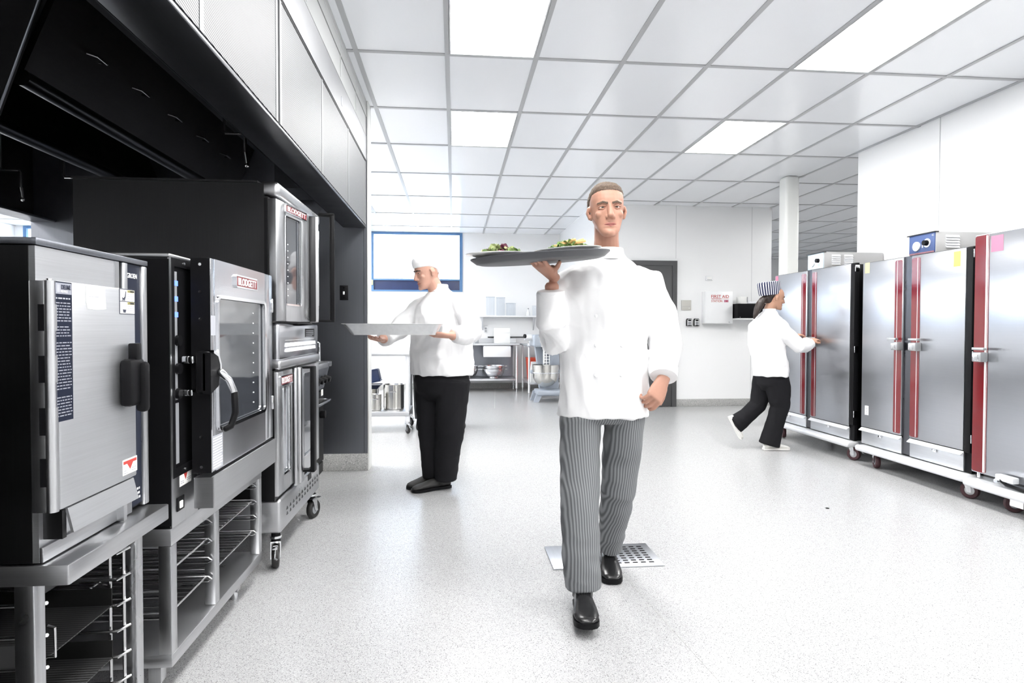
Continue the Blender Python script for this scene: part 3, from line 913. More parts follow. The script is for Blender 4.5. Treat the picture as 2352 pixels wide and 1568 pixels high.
MB().limb([((-.785, 2.135, 1.035), .012, .012), ((-.762, 2.150, 1.005), .011, .012), ((-.750, 2.168, .96), .011, .012)], (1, 0, 0)).build('handle_neck', 'chrome', door)
MB().limb([((-.750, 2.168, .962), .011, .013), ((-.748, 2.170, .89), .011, .015), ((-.760, 2.160, .845), .010, .014), ((-.772, 2.140, .838), .008, .010)], (1, 0, 0)).build('handle', 'black', door)
MB().box(-.880, -.840, 2.060, 2.098, 1.065, 1.09, b=.004).build('latch_keeper', 'chrome', co)
MB().box(-.880, -.845, 2.062, 2.097, .96, .98, b=.003).build('latch_keeper', 'chrome', co)
for (z) in (1.28, .85):
    MB().box(-.862, -.800, 2.790, 2.803, z - .03, z + .03, b=.003).build('door_hinge', 'chrome', door)
dpn = MB()
dpn.box(-.845, -.790, 2.075, 2.785, .590, .596).box(-.793, -.787, 2.075, 2.785, .590, .692).box(-.845, -.787, 2.072, 2.078, .590, .690).box(-.845, -.787, 2.782, 2.788, .590, .690).box(-.848, -.843, 2.075, 2.785, .590, .690).box(-.88, -.845, 2.30, 2.36, .60, .63)
dpn.build('drip_pan', 'steel', co)
MB().box(-.886, -.8795, 2.190, 2.895, .60, 1.39).build('cavity_front', 'steel', co)

osd = thing('oven_stand', 'steel rack stand with wire shelves under the combi oven', 'stand', (-1.3, 2.45, 0))
MB().box(-1.74, -.884, 1.992, 2.895, .495, .550, b=.002).build('top_frame', 'steel', osd)
MB().box(-1.74, -.884, 1.992, 2.895, .110, .150, b=.003).build('bottom_shelf', 'steel', osd)
for y in (1.992, 2.855):
    for x in (-.924, -1.74):
        MB().box(x, x + .040, y, y + .040, .150, .495, b=.003).build('post', 'steel_v', osd)
MB().box(-.924, -.884, 2.345, 2.385, .150, .495, b=.003).build('middle_post', 'steel_v', osd)
for (x, y) in ((-.96, 2.06), (-.955, 2.74), (-1.68, 2.06), (-1.68, 2.74)):
    f = MB().box(x - .020, x + .020, y - .020, y + .020, .035, .110, b=.002).build('leg', 'steel_v', osd)
    MB().cyl((x, y, 0), (x, y, .04), .014).build('foot', 'chrome', f)
for ys_, s in ((2.035, 1), (2.340, -1), (2.390, 1), (2.850, -1)):
    for z in (.245, .315, .385, .455):
        MB().tube([(-1.70, ys_ + s * .008, z), (-.905, ys_ + s * .008, z), (-.893, ys_ + s * .008, z + .008), (-.905, ys_ + s * .008, z + .018), (-1.70, ys_ + s * .008, z + .018)], .004).build('rack_slide', 'wire', osd)
def wire_rack(y0, y1, z, label):
    t = thing('wire_rack', label, 'rack', (-1.3, (y0 + y1) / 2, z), 'wire racks in the oven stand')
    MB().tube([(-.912, y0, z), (-.912, y1, z), (-1.66, y1, z), (-1.66, y0, z)], .0042, 8, closed=True).tube([(-1.28, y0, z - .004), (-1.28, y1, z - .004)], .004).build('rack_rim', 'wire', t)
    n = max(8, int((y1 - y0) / .032))
    g = MB()
    for k in range(1, n): g.tube([(-.912, y0 + (y1 - y0) * k / n, z + .003), (-1.66, y0 + (y1 - y0) * k / n, z + .003)], .0022, 6)
    g.build('rack_wires', 'wire', t)
wire_rack(2.395, 2.842, .395, 'upper wire rack in the right bay of the oven stand')
wire_rack(2.395, 2.842, .260, 'lower wire rack in the right bay of the oven stand')
wire_rack(2.050, 2.332, .398, 'upper wire rack in the left bay of the oven stand')
wire_rack(2.050, 2.332, .262, 'lower wire rack in the left bay of the oven stand')
t = thing('sheet_pan', 'shallow dark sheet pan lying on the topmost slides of the oven stand', 'pan', (-1.3, 2.62, .46))
MB().loft([[(-1.64, 2.41, .478), (-.92, 2.41, .478), (-.92, 2.83, .478), (-1.64, 2.83, .478)], [(-1.62, 2.43, .455), (-.94, 2.43, .455), (-.94, 2.81, .455), (-1.62, 2.81, .455)]]).build('pan_body', 'alu', t)
MB().tube([(-1.64, 2.41, .479), (-.92, 2.41, .479), (-.92, 2.83, .479), (-1.64, 2.83, .479)], .004, 6, closed=True).build('pan_rim', 'wire', t)

# ------------------------------------------------------------------ two stacked convection ovens
lo = thing('convection_oven', 'lower oven of the double stack, glass doors with dark upright handle, on casters', 'oven', (-1.3, 3.47, 0))
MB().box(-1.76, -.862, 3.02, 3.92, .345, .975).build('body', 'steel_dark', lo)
bs = MB().box(-1.76, -.845, 3.065, 3.925, .170, .340, b=.018, seg=3).build('base', 'steel', lo)
lv = MB()
for k in range(12):
    y = 3.16 + k * .062
    for z in (.235, .262): lv.prism([(y, z), (y + .03, z), (y + .015, z + .016)], 'x', -.846, -.843)
lv.build('louvre', 'steel_dark', bs)
MB().box(-.845, -.8435, 3.62, 3.70, .293, .33).build('rating_plate', 'black', bs)
for (x, y, fc) in ((-.88, 3.10, 12), (-.88, 3.86, 160), (-1.68, 3.10, 20), (-1.68, 3.86, 0)):
    MB().cyl((x, y, .12), (x, y, .175), .022).build('caster_post', 'black', lo)
    caster(lo, x, y, .155, .058, .032, fc, brake=(x > -1))
def oven_door(parent, y0, y1, z0, z1, gy0, gy1, gz0, gz1, glass, x=-.845, th=.045, hinge=None, ang=0):
    def T(m):
        return m.rotz((x - th, hinge, 0), ang) if hinge is not None else m
    d = MB()
    d.box(x - th, x, y0, gy0, z0, z1, b=.004).box(x - th, x, gy1, y1, z0, z1, b=.004).box(x - th, x, gy0, gy1, z0, gz0).box(x - th, x, gy0, gy1, gz1, z1)
    o = T(d).build('door', 'steel_v', parent)
    T(MB().box(x - th + .005, x - .008, gy0, gy1, gz0, gz1)).build('window_glass', glass, o)
    T(ringframe(x - .003, x + .003, gy0 - .006, gy1 + .006, gz0 - .006, gz1 + .006, .016, .009)).build('window_frame', 'chrome', o)
    return o
d1 = oven_door(lo, 3.025, 3.295, .365, .968, 3.12, 3.235, .455, .885, 'oven_glass_lt')
ringframe(-.845, -.836, 3.055, 3.27, .898, .948, .006, .006).build('badge_frame', 'chrome', d1)
MB().box(-.845, -.838, 3.061, 3.264, .904, .942).build('badge', 'red', d1)
text('BLODGETT', d1, 'white', (-.838, 3.07, .908), YR, ZU, .030, .185, depth=.002)
d2 = oven_door(lo, 3.43, 3.915, .365, .968, 3.53, 3.80, .455, .92, 'oven_glass_lt')
MB().box(-.845, -.825, 3.30, 3.345, .345, .972, b=.008).box(-.845, -.815, 3.35, 3.42, .345, .972, b=.010).build('door_seal_trim', 'steel_v', lo)
hh = MB().box(-.775, -.752, 3.37, 3.43, .40, .975, b=.006).build('handle', 'black', d2)
for z in (.40, .962): MB().box(-.845, -.770, 3.385, 3.435, z, z + .012, b=.002).build('handle_bracket', 'black', d2)
uo = thing('convection_oven', 'upper oven of the double stack, doors ajar, control panel of white buttons below', 'oven', (-1.3, 3.47, .975))
MB().box(-1.76, -.905, 3.02, 3.92, .990, 1.872).box(-1.765, -.93, 3.012, 3.925, 1.872, 1.882).box(-.905, -.885, 3.02, 3.92, .99, 1.81).build('body', 'steel_dark', uo)
MB().box(-.925, -.835, 3.025, 3.925, 1.815, 1.885, b=.022, seg=4).build('top_cover', 'steel', uo)
cpn = MB().box(-.96, -.848, 3.055, 3.915, 1.020, 1.205, b=.014, seg=3).build('control_panel', 'steel_door', uo)
MB().box(-.96, -.838, 3.045, 3.925, .978, 1.022, b=.012, seg=3).build('panel_ledge', 'steel', uo)
MB().box(-.849, -.8475, 3.58, 3.81, 1.130, 1.178).build('control_label', 'black', cpn)
lines(cpn, 'ink_grey', -.8475, 3.60, 3.79, 1.168, 4, .010, .004, .4)
MB().box(-.849, -.8475, 3.17, 3.80, 1.118, 1.1195).build('panel_line', 'white', cpn)
for k in range(8):
    for z in (1.086, 1.060):
        y = 3.17 + k * .082
        MB().prism([(y, z), (y + .058, z), (y + .048, z + .020), (y + .014, z + .020)], 'x', -.849, -.838).build('button', 'white', cpn)
MB().box(-.90, -.885, 3.01, 3.92, 1.215, 1.80).build('cavity_front', 'black_soft', uo)
dl = oven_door(uo, 3.02, 3.44, 1.215, 1.800, 3.13, 3.32, 1.300, 1.742, 'oven_glass', hinge=3.02, ang=-8)
rot = lambda m: m.rotz((-.89, 3.02, 0), -8)
rot(ringframe(-.845, -.835, 3.115, 3.385, 1.752, 1.794, .006, .006)).build('badge_frame', 'chrome', dl)
rot(MB().box(-.845, -.837, 3.121, 3.379, 1.758, 1.788)).build('badge', 'red', dl)
tx = text('BLODGETT', dl, 'white', (-.837, 3.133, 1.7615), YR, ZU, .024, .232, depth=.002, bold=.01)
o_ = ORG[uo.name]
mm = Matrix.Translation(Vector((-.89, 3.02, 0)) - o_) @ Matrix.Rotation(R(-8), 4, 'Z') @ Matrix.Translation(o_ - Vector((-.89, 3.02, 0)))
for v in tx.data.vertices: v.co = mm @ v.co
for k in range(9):
    rot(MB().ball((-.852, 3.17, 1.60 - k * .032), (.002, .006, .003), 8)).build('light_dot', 'white', dl)
dr_ = oven_door(uo, 3.47, 3.89, 1.215, 1.800, 3.57, 3.78, 1.300, 1.742, 'oven_glass', hinge=3.89, ang=13)
rot2 = lambda m: m.rotz((-.89, 3.89, 0), 13)
rot2(MB().box(-.90, -.86, 3.455, 3.475, 1.215, 1.80, b=.006)).build('door_seal', 'steel_dark', dr_)
rot2(MB().box(-.785, -.758, 3.48, 3.535, 1.215, 1.825, b=.006)).build('handle', 'black', dr_)
for z in (1.215, 1.812): rot2(MB().box(-.845, -.760, 3.48, 3.535, z, z + .013, b=.002)).build('handle_bracket', 'black', dr_)

# ------------------------------------------------------------------ range at the end of the line
rg = thing('range', 'black-fronted gas range with knobs, partly hidden behind the convection ovens', 'range', (-1.4, 4.3, 0))
MB().box(-1.78, -.985, 3.99, 4.64, .12, .900).build('body', 'steel_dark', rg)
MB().box(-1.78, -.905, 3.99, 4.64, .900, .938, b=.006).build('front_ledge', 'steel', rg)
kp = MB().prism([(-.985, .740), (-.965, .740), (-.925, .900), (-.985, .900)], 'y', 3.99, 4.64).build('knob_panel', 'steel_panel', rg)
for k in range(5):
    y = 4.08 + k * .12
    MB().cyl((-.945, y, .82), (-.900, y, .808), .024, .019).build('knob', 'black', rg)
odr = MB().box(-.985, -.960, 4.03, 4.60, .21, .725, b=.006).build('oven_door', 'black_soft', rg)
MB().tube([(-.960, 4.07, .655), (-.912, 4.07, .655), (-.912, 4.58, .655), (-.960, 4.58, .655)], .011).build('oven_handle', 'chrome', odr)
MB().box(-.960, -.958, 4.52, 4.58, .69, .735).build('warning_sticker', 'paper', odr)
MB().box(-.985, -.965, 4.03, 4.60, .125, .20, b=.003).build('kick_panel', 'black', rg)
MB().cyl((-.960, 4.50, .56), (-.925, 4.50, .56), .028).build('oven_dial', 'black', rg)
for (x, y) in ((-1.02, 4.04), (-1.02, 4.60), (-1.72, 4.04), (-1.72, 4.60)):
    MB().cyl((x, y, 0), (x, y, .12), .022).build('leg', 'steel', rg)
for (x, y) in ((-1.2, 4.16), (-1.2, 4.46), (-1.52, 4.16), (-1.52, 4.46)):
    g = MB()
    for k in range(4):
        a = k * math.pi / 4
        dx, dy = .13 * math.cos(a), .13 * math.sin(a)
        g.tube([(x - dx, y - dy, .948), (x + dx, y + dy, .948)], .008, 6)
    g.build('pan_support', 'black', rg)
MB().tube([(-.99, 4.60, .94), (-.99, 4.60, 1.07), (-1.02, 4.60, 1.09), (-1.30, 4.60, 1.09)], .010).box(-1.30, -.99, 4.595, 4.605, .938, .96).build('side_rail', 'chrome', rg)

# ------------------------------------------------------------------ heated holding cabinets along the right wall
YL = (0, -1, 0)       # reading direction on faces that look along -x
def latch(parent, y, z, s, n=1):
    """flat paddle latch: bar on top, square case below; s is the side the bar sticks out to (+1 = away)"""
    a = MB().box(3.50, 3.556, y - .036, y + .036, z - .085, z - .020, b=.006).build('latch', 'latch_metal', parent)
    MB().box(3.494, 3.502, y - .026 , y + .026, z - .076, z - .030, b=.002).build('latch_recess', 'chrome', a)
    MB().box(3.488, 3.497, y - .022, y + .004, z - .072, z - .034, b=.002).build('latch_paddle', 'latch_metal', a)
    MB().box(3.490, 3.520, y - .046 + s * .02, y + .046 + s * .02, z - .006, z + .012, b=.003).build('handle_bar', 'latch_metal', a)
def stripe(parent, y0, y1, z0, z1, lines_at):
    """red vinyl band with rounded ends and fine white lines"""
    b = MB().loft([[(x, *p) for p in rrect(y0, y1, z0, z1, .015)] for x in (3.5555, 3.5545)]).build('red_band', 'stripe_red', parent)
    w = MB()
    for y, wd in lines_at: w.box(3.5544, 3.5540, y - wd / 2, y + wd / 2, z0 + .004, z1 - .004)
    w.build('band_line', 'white', b)
def note(parent, mat, y0, y1, z0, z1):
    MB().box(3.5555, 3.5550, y0, y1, z0, z1).build('note', mat, parent)

def cabinet(label, y0, y1, ym, gap, zt, zd, zb):
    """double-door cabinet: near edge y0, far edge y1, middle strip at ym"""
    t = thing('holding_cabinet', label, 'holding cabinet', (3.9, (y0 + y1) / 2, 0), 'stainless holding cabinets by the right wall')
    MB().box(3.600, 4.24, y0 + .012, y1 - .012, .180, zt - .012).build('body', 'steel_dark', t)
    MB().box(3.575, 3.602, y0 + .004, y1 - .004, .180, zt).build('front_frame', 'black_soft', t)
    MB().box(3.572, 3.580, ym - gap, ym + gap, .19, zt - .002).build('middle_strip', 'panel_dark', t)
    doors = []
    for a, b in ((y0 + .06, ym - gap), (ym + gap, y1 - .004)):
        doors.append(MB().box(3.556, 3.578, a, b, zd, zt - .004, b=.004).build('door', 'cab_door', t))
        q = MB().box(3.562, 3.580, a, b, .185, zd - .018, b=.002).build('drawer', 'steel_satin', t)
        MB().prism([(3.562, zd - .022), (3.535, zd - .034), (3.533, zd - .030), (3.562, zd - .006)], 'y', a - .004, b).build('drawer_lip', 'bumper', q)
        MB().box(3.550, 3.562, (a + b) / 2 - .02, (a + b) / 2 + .02, zd - .062, zd - .042, b=.002).build('drawer_catch', 'chrome', q)
    MB().box(3.556, 3.600, y0 + .002, y0 + .055, .32, zt - .006, b=.004).build('hinge_post', 'black', t)
    for z in (zt - .05, 1.0, .42):
        MB().box(3.560, 3.60, y0 - .004, y0 + .014, z - .03, z + .03, b=.003).build('hinge', 'chrome', t)
    bp = MB().box(3.490, 3.620, y0 - .010, y1 - .004, .122, .176, b=.024, seg=5)
    bp.build('bumper', 'bumper', t)
    MB().box(3.60, 4.24, y0 - .0, y1, .140, .178).build('chassis', 'grey_pl', t)
    for (x, y, fc) in ((3.585, y0 + .05, 30), (3.585, y1 - .16, -20), (4.15, y0 + .08, 0), (4.15, y1 - .12, 0)):
        caster(t, x, y, .140, .058, .036, fc, tyre='maroon', brake=(y < y0 + .1), hub='steel')
    return t, doors

def control_box(parent, y0, y1, z0, z1, face, louvres):
    """control housing on the cabinet top, dials facing the room, louvred side facing the camera"""
    b = MB().box(3.640, 4.26, y0, y1, z0, z1, b=.004).build('control_box', 'box_grey', parent)
    MB().box(3.632, 3.641, y0 + .004, y1 - .002, z0 + .012, z1 - .004, b=.001).build('control_face', face, b)
    MB().box(3.625, 3.66, y0 - .004, y1 + .016, z1 - .004, z1 + .003).build('visor', 'steel_dark', b)
    MB().cyl((3.632, y1 - .085, (z0 + z1) / 2 - .008), (3.622, y1 - .085, (z0 + z1) / 2 - .008), .036, seg=24).build('thermometer_dial', 'white', b)
    MB().cyl((3.632, y0 + .075, (z0 + z1) / 2 + .006), (3.627, y0 + .075, (z0 + z1) / 2 + .006), .034, seg=24).build('dial_ring', 'bumper', b)
    MB().cyl((3.627, y0 + .075, (z0 + z1) / 2 + .006), (3.600, y0 + .075, (z0 + z1) / 2 + .006), .022, .020, seg=20).build('knob', 'black', b)
    MB().box(3.6315, 3.631, y0 + .118, y0 + .128, z0 + .06, z0 + .10).build('switch', 'white', b)
    lv = []
    for (x0, x1) in louvres:
        for k in range(5):
            z = z0 + .045 + k * (z1 - z0 - .07) / 5
            MB().prism([(y0 - .010, z), (y0 + .001, z + .002), (y0 + .001, z + .022)], 'x', x0, x1).build('louvre', 'bumper', b)
    return b

M['cab_door'] = brushed('cabinet_door_steel', (0.44, 0.45, 0.475), 0.30, stretch=(1, 1, 120), wob=0.22, smudge=0.02, var=0.04, strength=0.02)
_p = M['cab_door'].node_tree.nodes['Principled BSDF']
_c = M['cab_door'].node_tree.nodes.new('ShaderNodeCombineXYZ')
_c.inputs[1].default_value = 1.0
M['cab_door'].node_tree.links.new(_c.outputs[0], _p.inputs['Tangent'])
_p.inputs['Anisotropic'].default_value = 0.92
M['panel_dark'] = brushed('dark_middle_strip', (0.10, 0.10, 0.11), 0.3, stretch=(100, 100, 2))

c1, d1 = cabinet('farthest holding cabinet, the one the woman in the striped cap is opening', 5.13, 6.49, 5.83, .040, 1.775, .305, 0)
stripe(d1[1], 5.885, 5.965, .315, 1.745, [(5.945, .004)])
stripe(d1[0], 5.700, 5.778, .315, 1.745, [(5.718, .004)])
latch(d1[1], 5.90, 1.098, 1)
latch(d1[0], 5.725, 1.092, -1)
note(d1[1], 'pink', 6.42, 6.475, 1.68, 1.765)
control_box(c1, 5.72, 5.985, 1.775, 1.945, 'face_pale', [(3.72, 3.81), (3.85, 3.94)])

c2, d2 = cabinet('middle holding cabinet with two yellow notes on its doors', 3.885, 5.025, 4.497, .045, 1.757, .332, 0)
stripe(d2[1], 4.548, 4.630, .345, 1.735, [(4.603, .0045)])
stripe(d2[0], 4.360, 4.448, .345, 1.735, [(4.387, .0045)])
latch(d2[1], 4.565, 1.100, 1)
latch(d2[0], 4.375, 1.100, -1)
note(d2[1], 'pale_yellow', 4.935, 4.995, 1.665, 1.755)
note(d2[0], 'yellow', 3.990, 4.050, 1.628, 1.735)
MB().box(3.5555, 3.5550, 4.925, 4.972, .44, .52).build('instruction_label', 'white', d2[1])
z_ = .50
for k in range(5):
    MB().box(3.5550, 3.5546, 4.934, 4.962 - (k % 2) * .008, z_ - .006, z_).build('label_print', 'ink_grey', d2[1]); z_ -= .014
cb = control_box(c2, 4.315, 4.580, 1.757, 1.925, 'panel_blue', [(3.72, 3.83)])
text('C', cb, 'white', (3.6318, 4.345, 1.895), YL, ZU, .012, .02, name='emblem')
MB().box(3.6318, 3.631, 4.320, 4.575, 1.770, 1.782).build('red_line', 'stripe_red', cb)

# nearest cabinet, single wide door, power cord on its bumper
t = thing('holding_cabinet', 'nearest holding cabinet at the right edge of the picture, pink note and power cord', 'holding cabinet', (3.9, 3.3, 0), 'stainless holding cabinets by the right wall')
MB().box(3.600, 4.24, 2.74, 3.862, .180, 1.815).build('body', 'steel_dark', t)
dn = MB().box(3.556, 3.600, 2.74, 3.872, .205, 1.822, b=.005).build('door', 'cab_door', t)
stripe(dn, 3.757, 3.868, .212, 1.815, [(3.775, .014), (3.762, .002)])
latch(dn, 3.790, 1.048, -1)
note(dn, 'pink', 3.655, 3.745, 1.695, 1.800)
MB().box(3.478, 3.62, 2.70, 3.872, .108, .164, b=.025, seg=5).build('bumper', 'bumper', t)
MB().box(3.60, 4.24, 2.74, 3.87, .140, .182).build('chassis', 'grey_pl', t)
MB().cyl((3.585, 3.84, .168), (3.585, 3.84, .21), .012).build('bumper_post', 'chrome', t)
for (x, y, fc) in ((3.59, 3.60, 60), (3.59, 2.9, 20), (4.15, 3.72, 0), (4.15, 2.9, 0)):
    caster(t, x, y, .140, .058, .036, fc, tyre='maroon', hub='steel')
cd = MB().tube([(3.53, 3.62, .235), (3.512, 3.60, .225), (3.508, 3.585, .205), (3.515, 3.56, .188), (3.52, 3.45, .178), (3.515, 3.30, .178), (3.53, 3.1, .178)], .011, 10).build('power_cord', 'black', t)
MB().box(3.500, 3.545, 3.50, 3.63, .205, .245, b=.006).build('plug', 'bumper', cd)
MB().cyl((3.52, 3.62, .20), (3.495, 3.62, .20), .014).build('plug_screw', 'chrome', cd)
MB().box(3.492, 3.496, 3.42, 3.51, .072, .112).build('rating_plate', 'white', t)

# ------------------------------------------------------------------ on the back wall
XR = (1, 0, 0)
t = thing('first_aid_box', 'white wall box lettered FIRST AID STATION in red', 'first aid box', (3.97, 8.9, 1.26))
MB().box(3.762, 4.192, 8.86, 8.998, 1.262, 1.748, b=.006).build('body', 'white', t)
MB().box(3.766, 4.188, 8.852, 8.862, 1.268, 1.744, b=.004).build('lid', 'white', t)
text('FIRST AID', t, 'red_ink', (3.850, 8.8515, 1.648), XR, ZU, .046, .275, bold=.012)
MB().box(3.850, 4.010, 8.8505, 8.852, 1.632, 1.640).box(4.018, 4.125, 8.8505, 8.852, 1.634, 1.638).build('lettering_rule', 'red_ink', t)
text('STATION', t, 'red_ink', (3.850, 8.8515, 1.585), XR, ZU, .034, .172, bold=.012)
MB().box(4.050, 4.118, 8.8508, 8.852, 1.585, 1.620).build('emblem_patch', 'pink', t)
MB().box(4.075, 4.105, 8.850, 8.8509, 1.599, 1.606).box(4.0865, 4.0935, 8.850, 8.8509, 1.588, 1.617).build('emblem_cross', 'red_ink', t)
MB().cyl((4.13, 8.852, 1.285), (4.13, 8.846, 1.285), .006).build('lid_latch', 'chrome', t)
t = thing('thermostat', 'small white thermostat above the first aid box', 'thermostat', (3.87, 8.99, 1.92))
MB().box(3.816, 3.926, 8.975, 8.999, 1.918, 1.990, b=.005).build('case', 'white', t)
MB().box(3.835, 3.905, 8.973, 8.976, 1.945, 1.975).build('display', 'paper', t)
for k in range(3): MB().box(3.84 + k * .024, 3.856 + k * .024, 8.972, 8.976, 1.928, 1.936).build('button', 'grey_pl', t)
t = thing('wall_plate', 'square beige plate on the wall right of the dark door', 'plate', (3.515, 8.99, 1.47))
MB().box(3.440, 3.592, 8.982, 8.999, 1.466, 1.618, b=.003).build('plate', 'beige', t)
MB().box(3.446, 3.586, 8.981, 8.983, 1.522, 1.525).build('slot', 'grey_pl', t)
MB().cyl((3.56, 8.983, 1.497), (3.56, 8.979, 1.497), .006).build('button', 'white', t)

kb = thing('key_box', 'left one of the two small black key boxes below the beige plate', 'key box', (3.556, 8.98, 1.225), 'key boxes on the wall')
pr = [(3.516, 1.227), (3.597, 1.227), (3.597, 1.315), (3.585, 1.340), (3.528, 1.340), (3.516, 1.315)]
MB().prism(pr, 'y', 8.955, 8.999).build('case', 'black', kb)
sh = lambda p, k, dz=0: [(3.5565 + (x - 3.5565) * k, 1.283 + (z - 1.283) * k + dz) for x, z in p]
MB().prism(sh(pr, .86), 'y', 8.950, 8.956).build('cover', 'bumper', kb)
MB().box(3.534, 3.579, 8.947, 8.951, 1.302, 1.325, b=.003).build('hood_slot', 'black', kb)
MB().box(3.534, 3.579, 8.948, 8.951, 1.250, 1.292).build('keypad', 'grey_pl', kb)
MB().box(3.534, 3.579, 8.947, 8.951, 1.236, 1.243).build('bottom_slot', 'black', kb)
k2 = copy_tree(kb); k2.location.x += .115
k2['label'] = 'right one of the two small black key boxes, the one nearer the first aid box'
t = thing('wall_cabinet', 'flat black cabinet front on the wall behind the woman in the striped cap', 'cabinet', (4.43, 8.9, 1.34))
MB().box(4.205, 4.66, 8.72, 8.998, 1.342, 1.560, b=.003).build('body', 'black_soft', t)
MB().box(4.208, 4.657, 8.712, 8.722, 1.345, 1.556, b=.002).build('front', 'black_soft', t)
MB().cyl((4.235, 8.712, 1.357), (4.235, 8.708, 1.357), .006).build('lock', 'chrome', t)
MB().box(4.200, 4.665, 8.715, 8.998, 1.325, 1.342).build('ledge', 'white', t)
t = thing('paper_box', 'white tissue box standing on the black wall cabinet', 'box', (4.33, 8.85, 1.56))
MB().box(4.272, 4.378, 8.78, 8.92, 1.560, 1.668, b=.003).build('carton', 'paper', t)
MB().box(4.372, 4.384, 8.775, 8.79, 1.585, 1.662).build('flap', 'grey_pl', t)
b = MB()
for k in range(14):
    a = random.random() * 6.28
    b.ball((4.48 + .07 * math.cos(a) * random.random(), 8.82 + .05 * math.sin(a) * random.random(), 1.572), (.05, .04, .012 + .02 * random.random()), 10)
tag(remesh(b, 'plastic_bag', 'bag', None, .008, 3, org=(4.48, 8.82, 1.56)), 'crumpled plastic bag lying on the black wall cabinet', 'bag')

# ------------------------------------------------------------------ rolling table with pots, bin
t = thing('work_table', 'steel work table on casters with pots on its lower shelf', 'table', (-1.3, 7.2, 0))
MB().box(-2.10, -.470, 6.88, 7.55, .872, .912, b=.006).build('table_top', 'steel_satin', t)
MB().box(-2.08, -.50, 6.90, 7.53, .195, .250, b=.004).build('lower_shelf', 'steel_satin', t)
for (x, y) in ((-.525, 6.93), (-.525, 7.50), (-2.05, 6.93), (-2.05, 7.50)):
    l = MB().cyl((x, y, .16), (x, y, .872), .020).cyl((x, y, .80), (x, y, .872), .027).cyl((x, y, .14), (x, y, .20), .026).build('leg', 'bumper', t)
    caster(t, x, y, .142, .052, .028, 25 if x > -1 else 0, brake=True)
t2 = thing('storage_jar', 'clear square container standing on the steel work table', 'container', (-.505, 7.0, .912))
MB().box(-.545, -.478, 6.95, 7.06, .913, 1.12, b=.006).build('body', 'glass', t2)
MB().box(-.548, -.475, 6.947, 7.063, 1.12, 1.135, b=.004).build('lid', 'glass', t2)
def pot(label, x, y, z, r, h, lidded=False):
    p = thing('stock_pot', label, 'pot', (x, y, z), 'steel pots on the lower shelf')
    MB().lathe([(0, 0), (r - .008, 0), (r, .008), (r, h - .004), (r + .006, h), (r - .004, h), (r - .006, h - .006), (r - .006, .01), (0, .01)], (x, y, z), 32).build('body', 'pot_steel', p)
    for s in (-1, 1):
        MB().tube([(x - .035, y + s * r, z + h * .72), (x - .03, y + s * (r + .03), z + h * .73), (x + .03, y + s * (r + .03), z + h * .73), (x + .035, y + s * r, z + h * .72)], .005).build('handle', 'wire', p)
    return p
M['pot_steel'] = brushed('polished_pot', (0.62, 0.61, 0.58), 0.16, stretch=(30, 30, 2), strength=.05)
pot('tall stock pot on the table\'s lower shelf, nearest its caster leg', -.695, 7.15, .251, .118, .285)
pot('short narrow steel pot left of the tall stock pot', -.888, 7.02, .251, .068, .185)
pot('steel pot behind the short one, dark pans stacked on it', -1.00, 7.34, .251, .110, .222)
p = thing('insert_pan', 'dark blue pan lying on the steel pot, lower one of the stack', 'pan', (-.99, 7.3, .474), 'pans stacked on the pot')
MB().loft([[(-1.10, 7.20, .475), (-.89, 7.20, .475), (-.89, 7.42, .475), (-1.10, 7.42, .475)], [(-1.13, 7.18, .515), (-.86, 7.18, .515), (-.86, 7.44, .515), (-1.13, 7.44, .515)]]).build('body', 'dark_blue', p)
MB().tube([(-1.13, 7.18, .516), (-.86, 7.18, .516), (-.86, 7.44, .516), (-1.13, 7.44, .516)], .006, 8, closed=True).build('rim', 'dark_blue', p)
p = thing('insert_pan', 'dark blue pan tipped up on top of the stack on the pot', 'pan', (-.99, 7.3, .53), 'pans stacked on the pot')
mm = Matrix.Translation((-.955, 7.3, .622)) @ Matrix.Rotation(R(-12), 4, 'Y')
MB().box(-.10, .085, -.09, .09, -.075, .075, b=.02, seg=3).xf(mm).build('body', 'navy', p)
MB().box(-.105, .09, -.095, .095, -.078, -.064, b=.006).xf(mm).build('rim', 'navy', p)


t = thing('trash_bin', 'dark grey wheeled bin behind the cook in black trousers', 'bin', (-.16, 7.3, 0))
MB().loft([[(cx_ + sx * .30 * k, 7.32 + sy * .26 * k, z) for sx, sy in ((-1, -.8), (-.8, -1), (.8, -1), (1, -.8), (1, .8), (.8, 1), (-.8, 1), (-1, .8))] for cx_, k, z in ((-.16, .97, .135), (-.16, 1.0, .25), (-.16, 1.06, .70), (-.16, 1.06, .705))]).build('body', 'bin', t)
MB().loft([[(-.16 + sx * .33 * k, 7.32 + sy * .285 * k, z) for sx, sy in ((-1, -.8), (-.8, -1), (.8, -1), (1, -.8), (1, .8), (.8, 1), (-.8, 1), (-1, .8))] for k, z in ((1, .705), (1.03, .72), (1.0, .745), (.6, .78))]).build('lid', 'bin', t)
for (x, y) in ((.08, 7.12), (-.40, 7.12), (.08, 7.5), (-.40, 7.5)): caster(t, x, y, .140, .055, .03, 40 if x > 0 else -20)

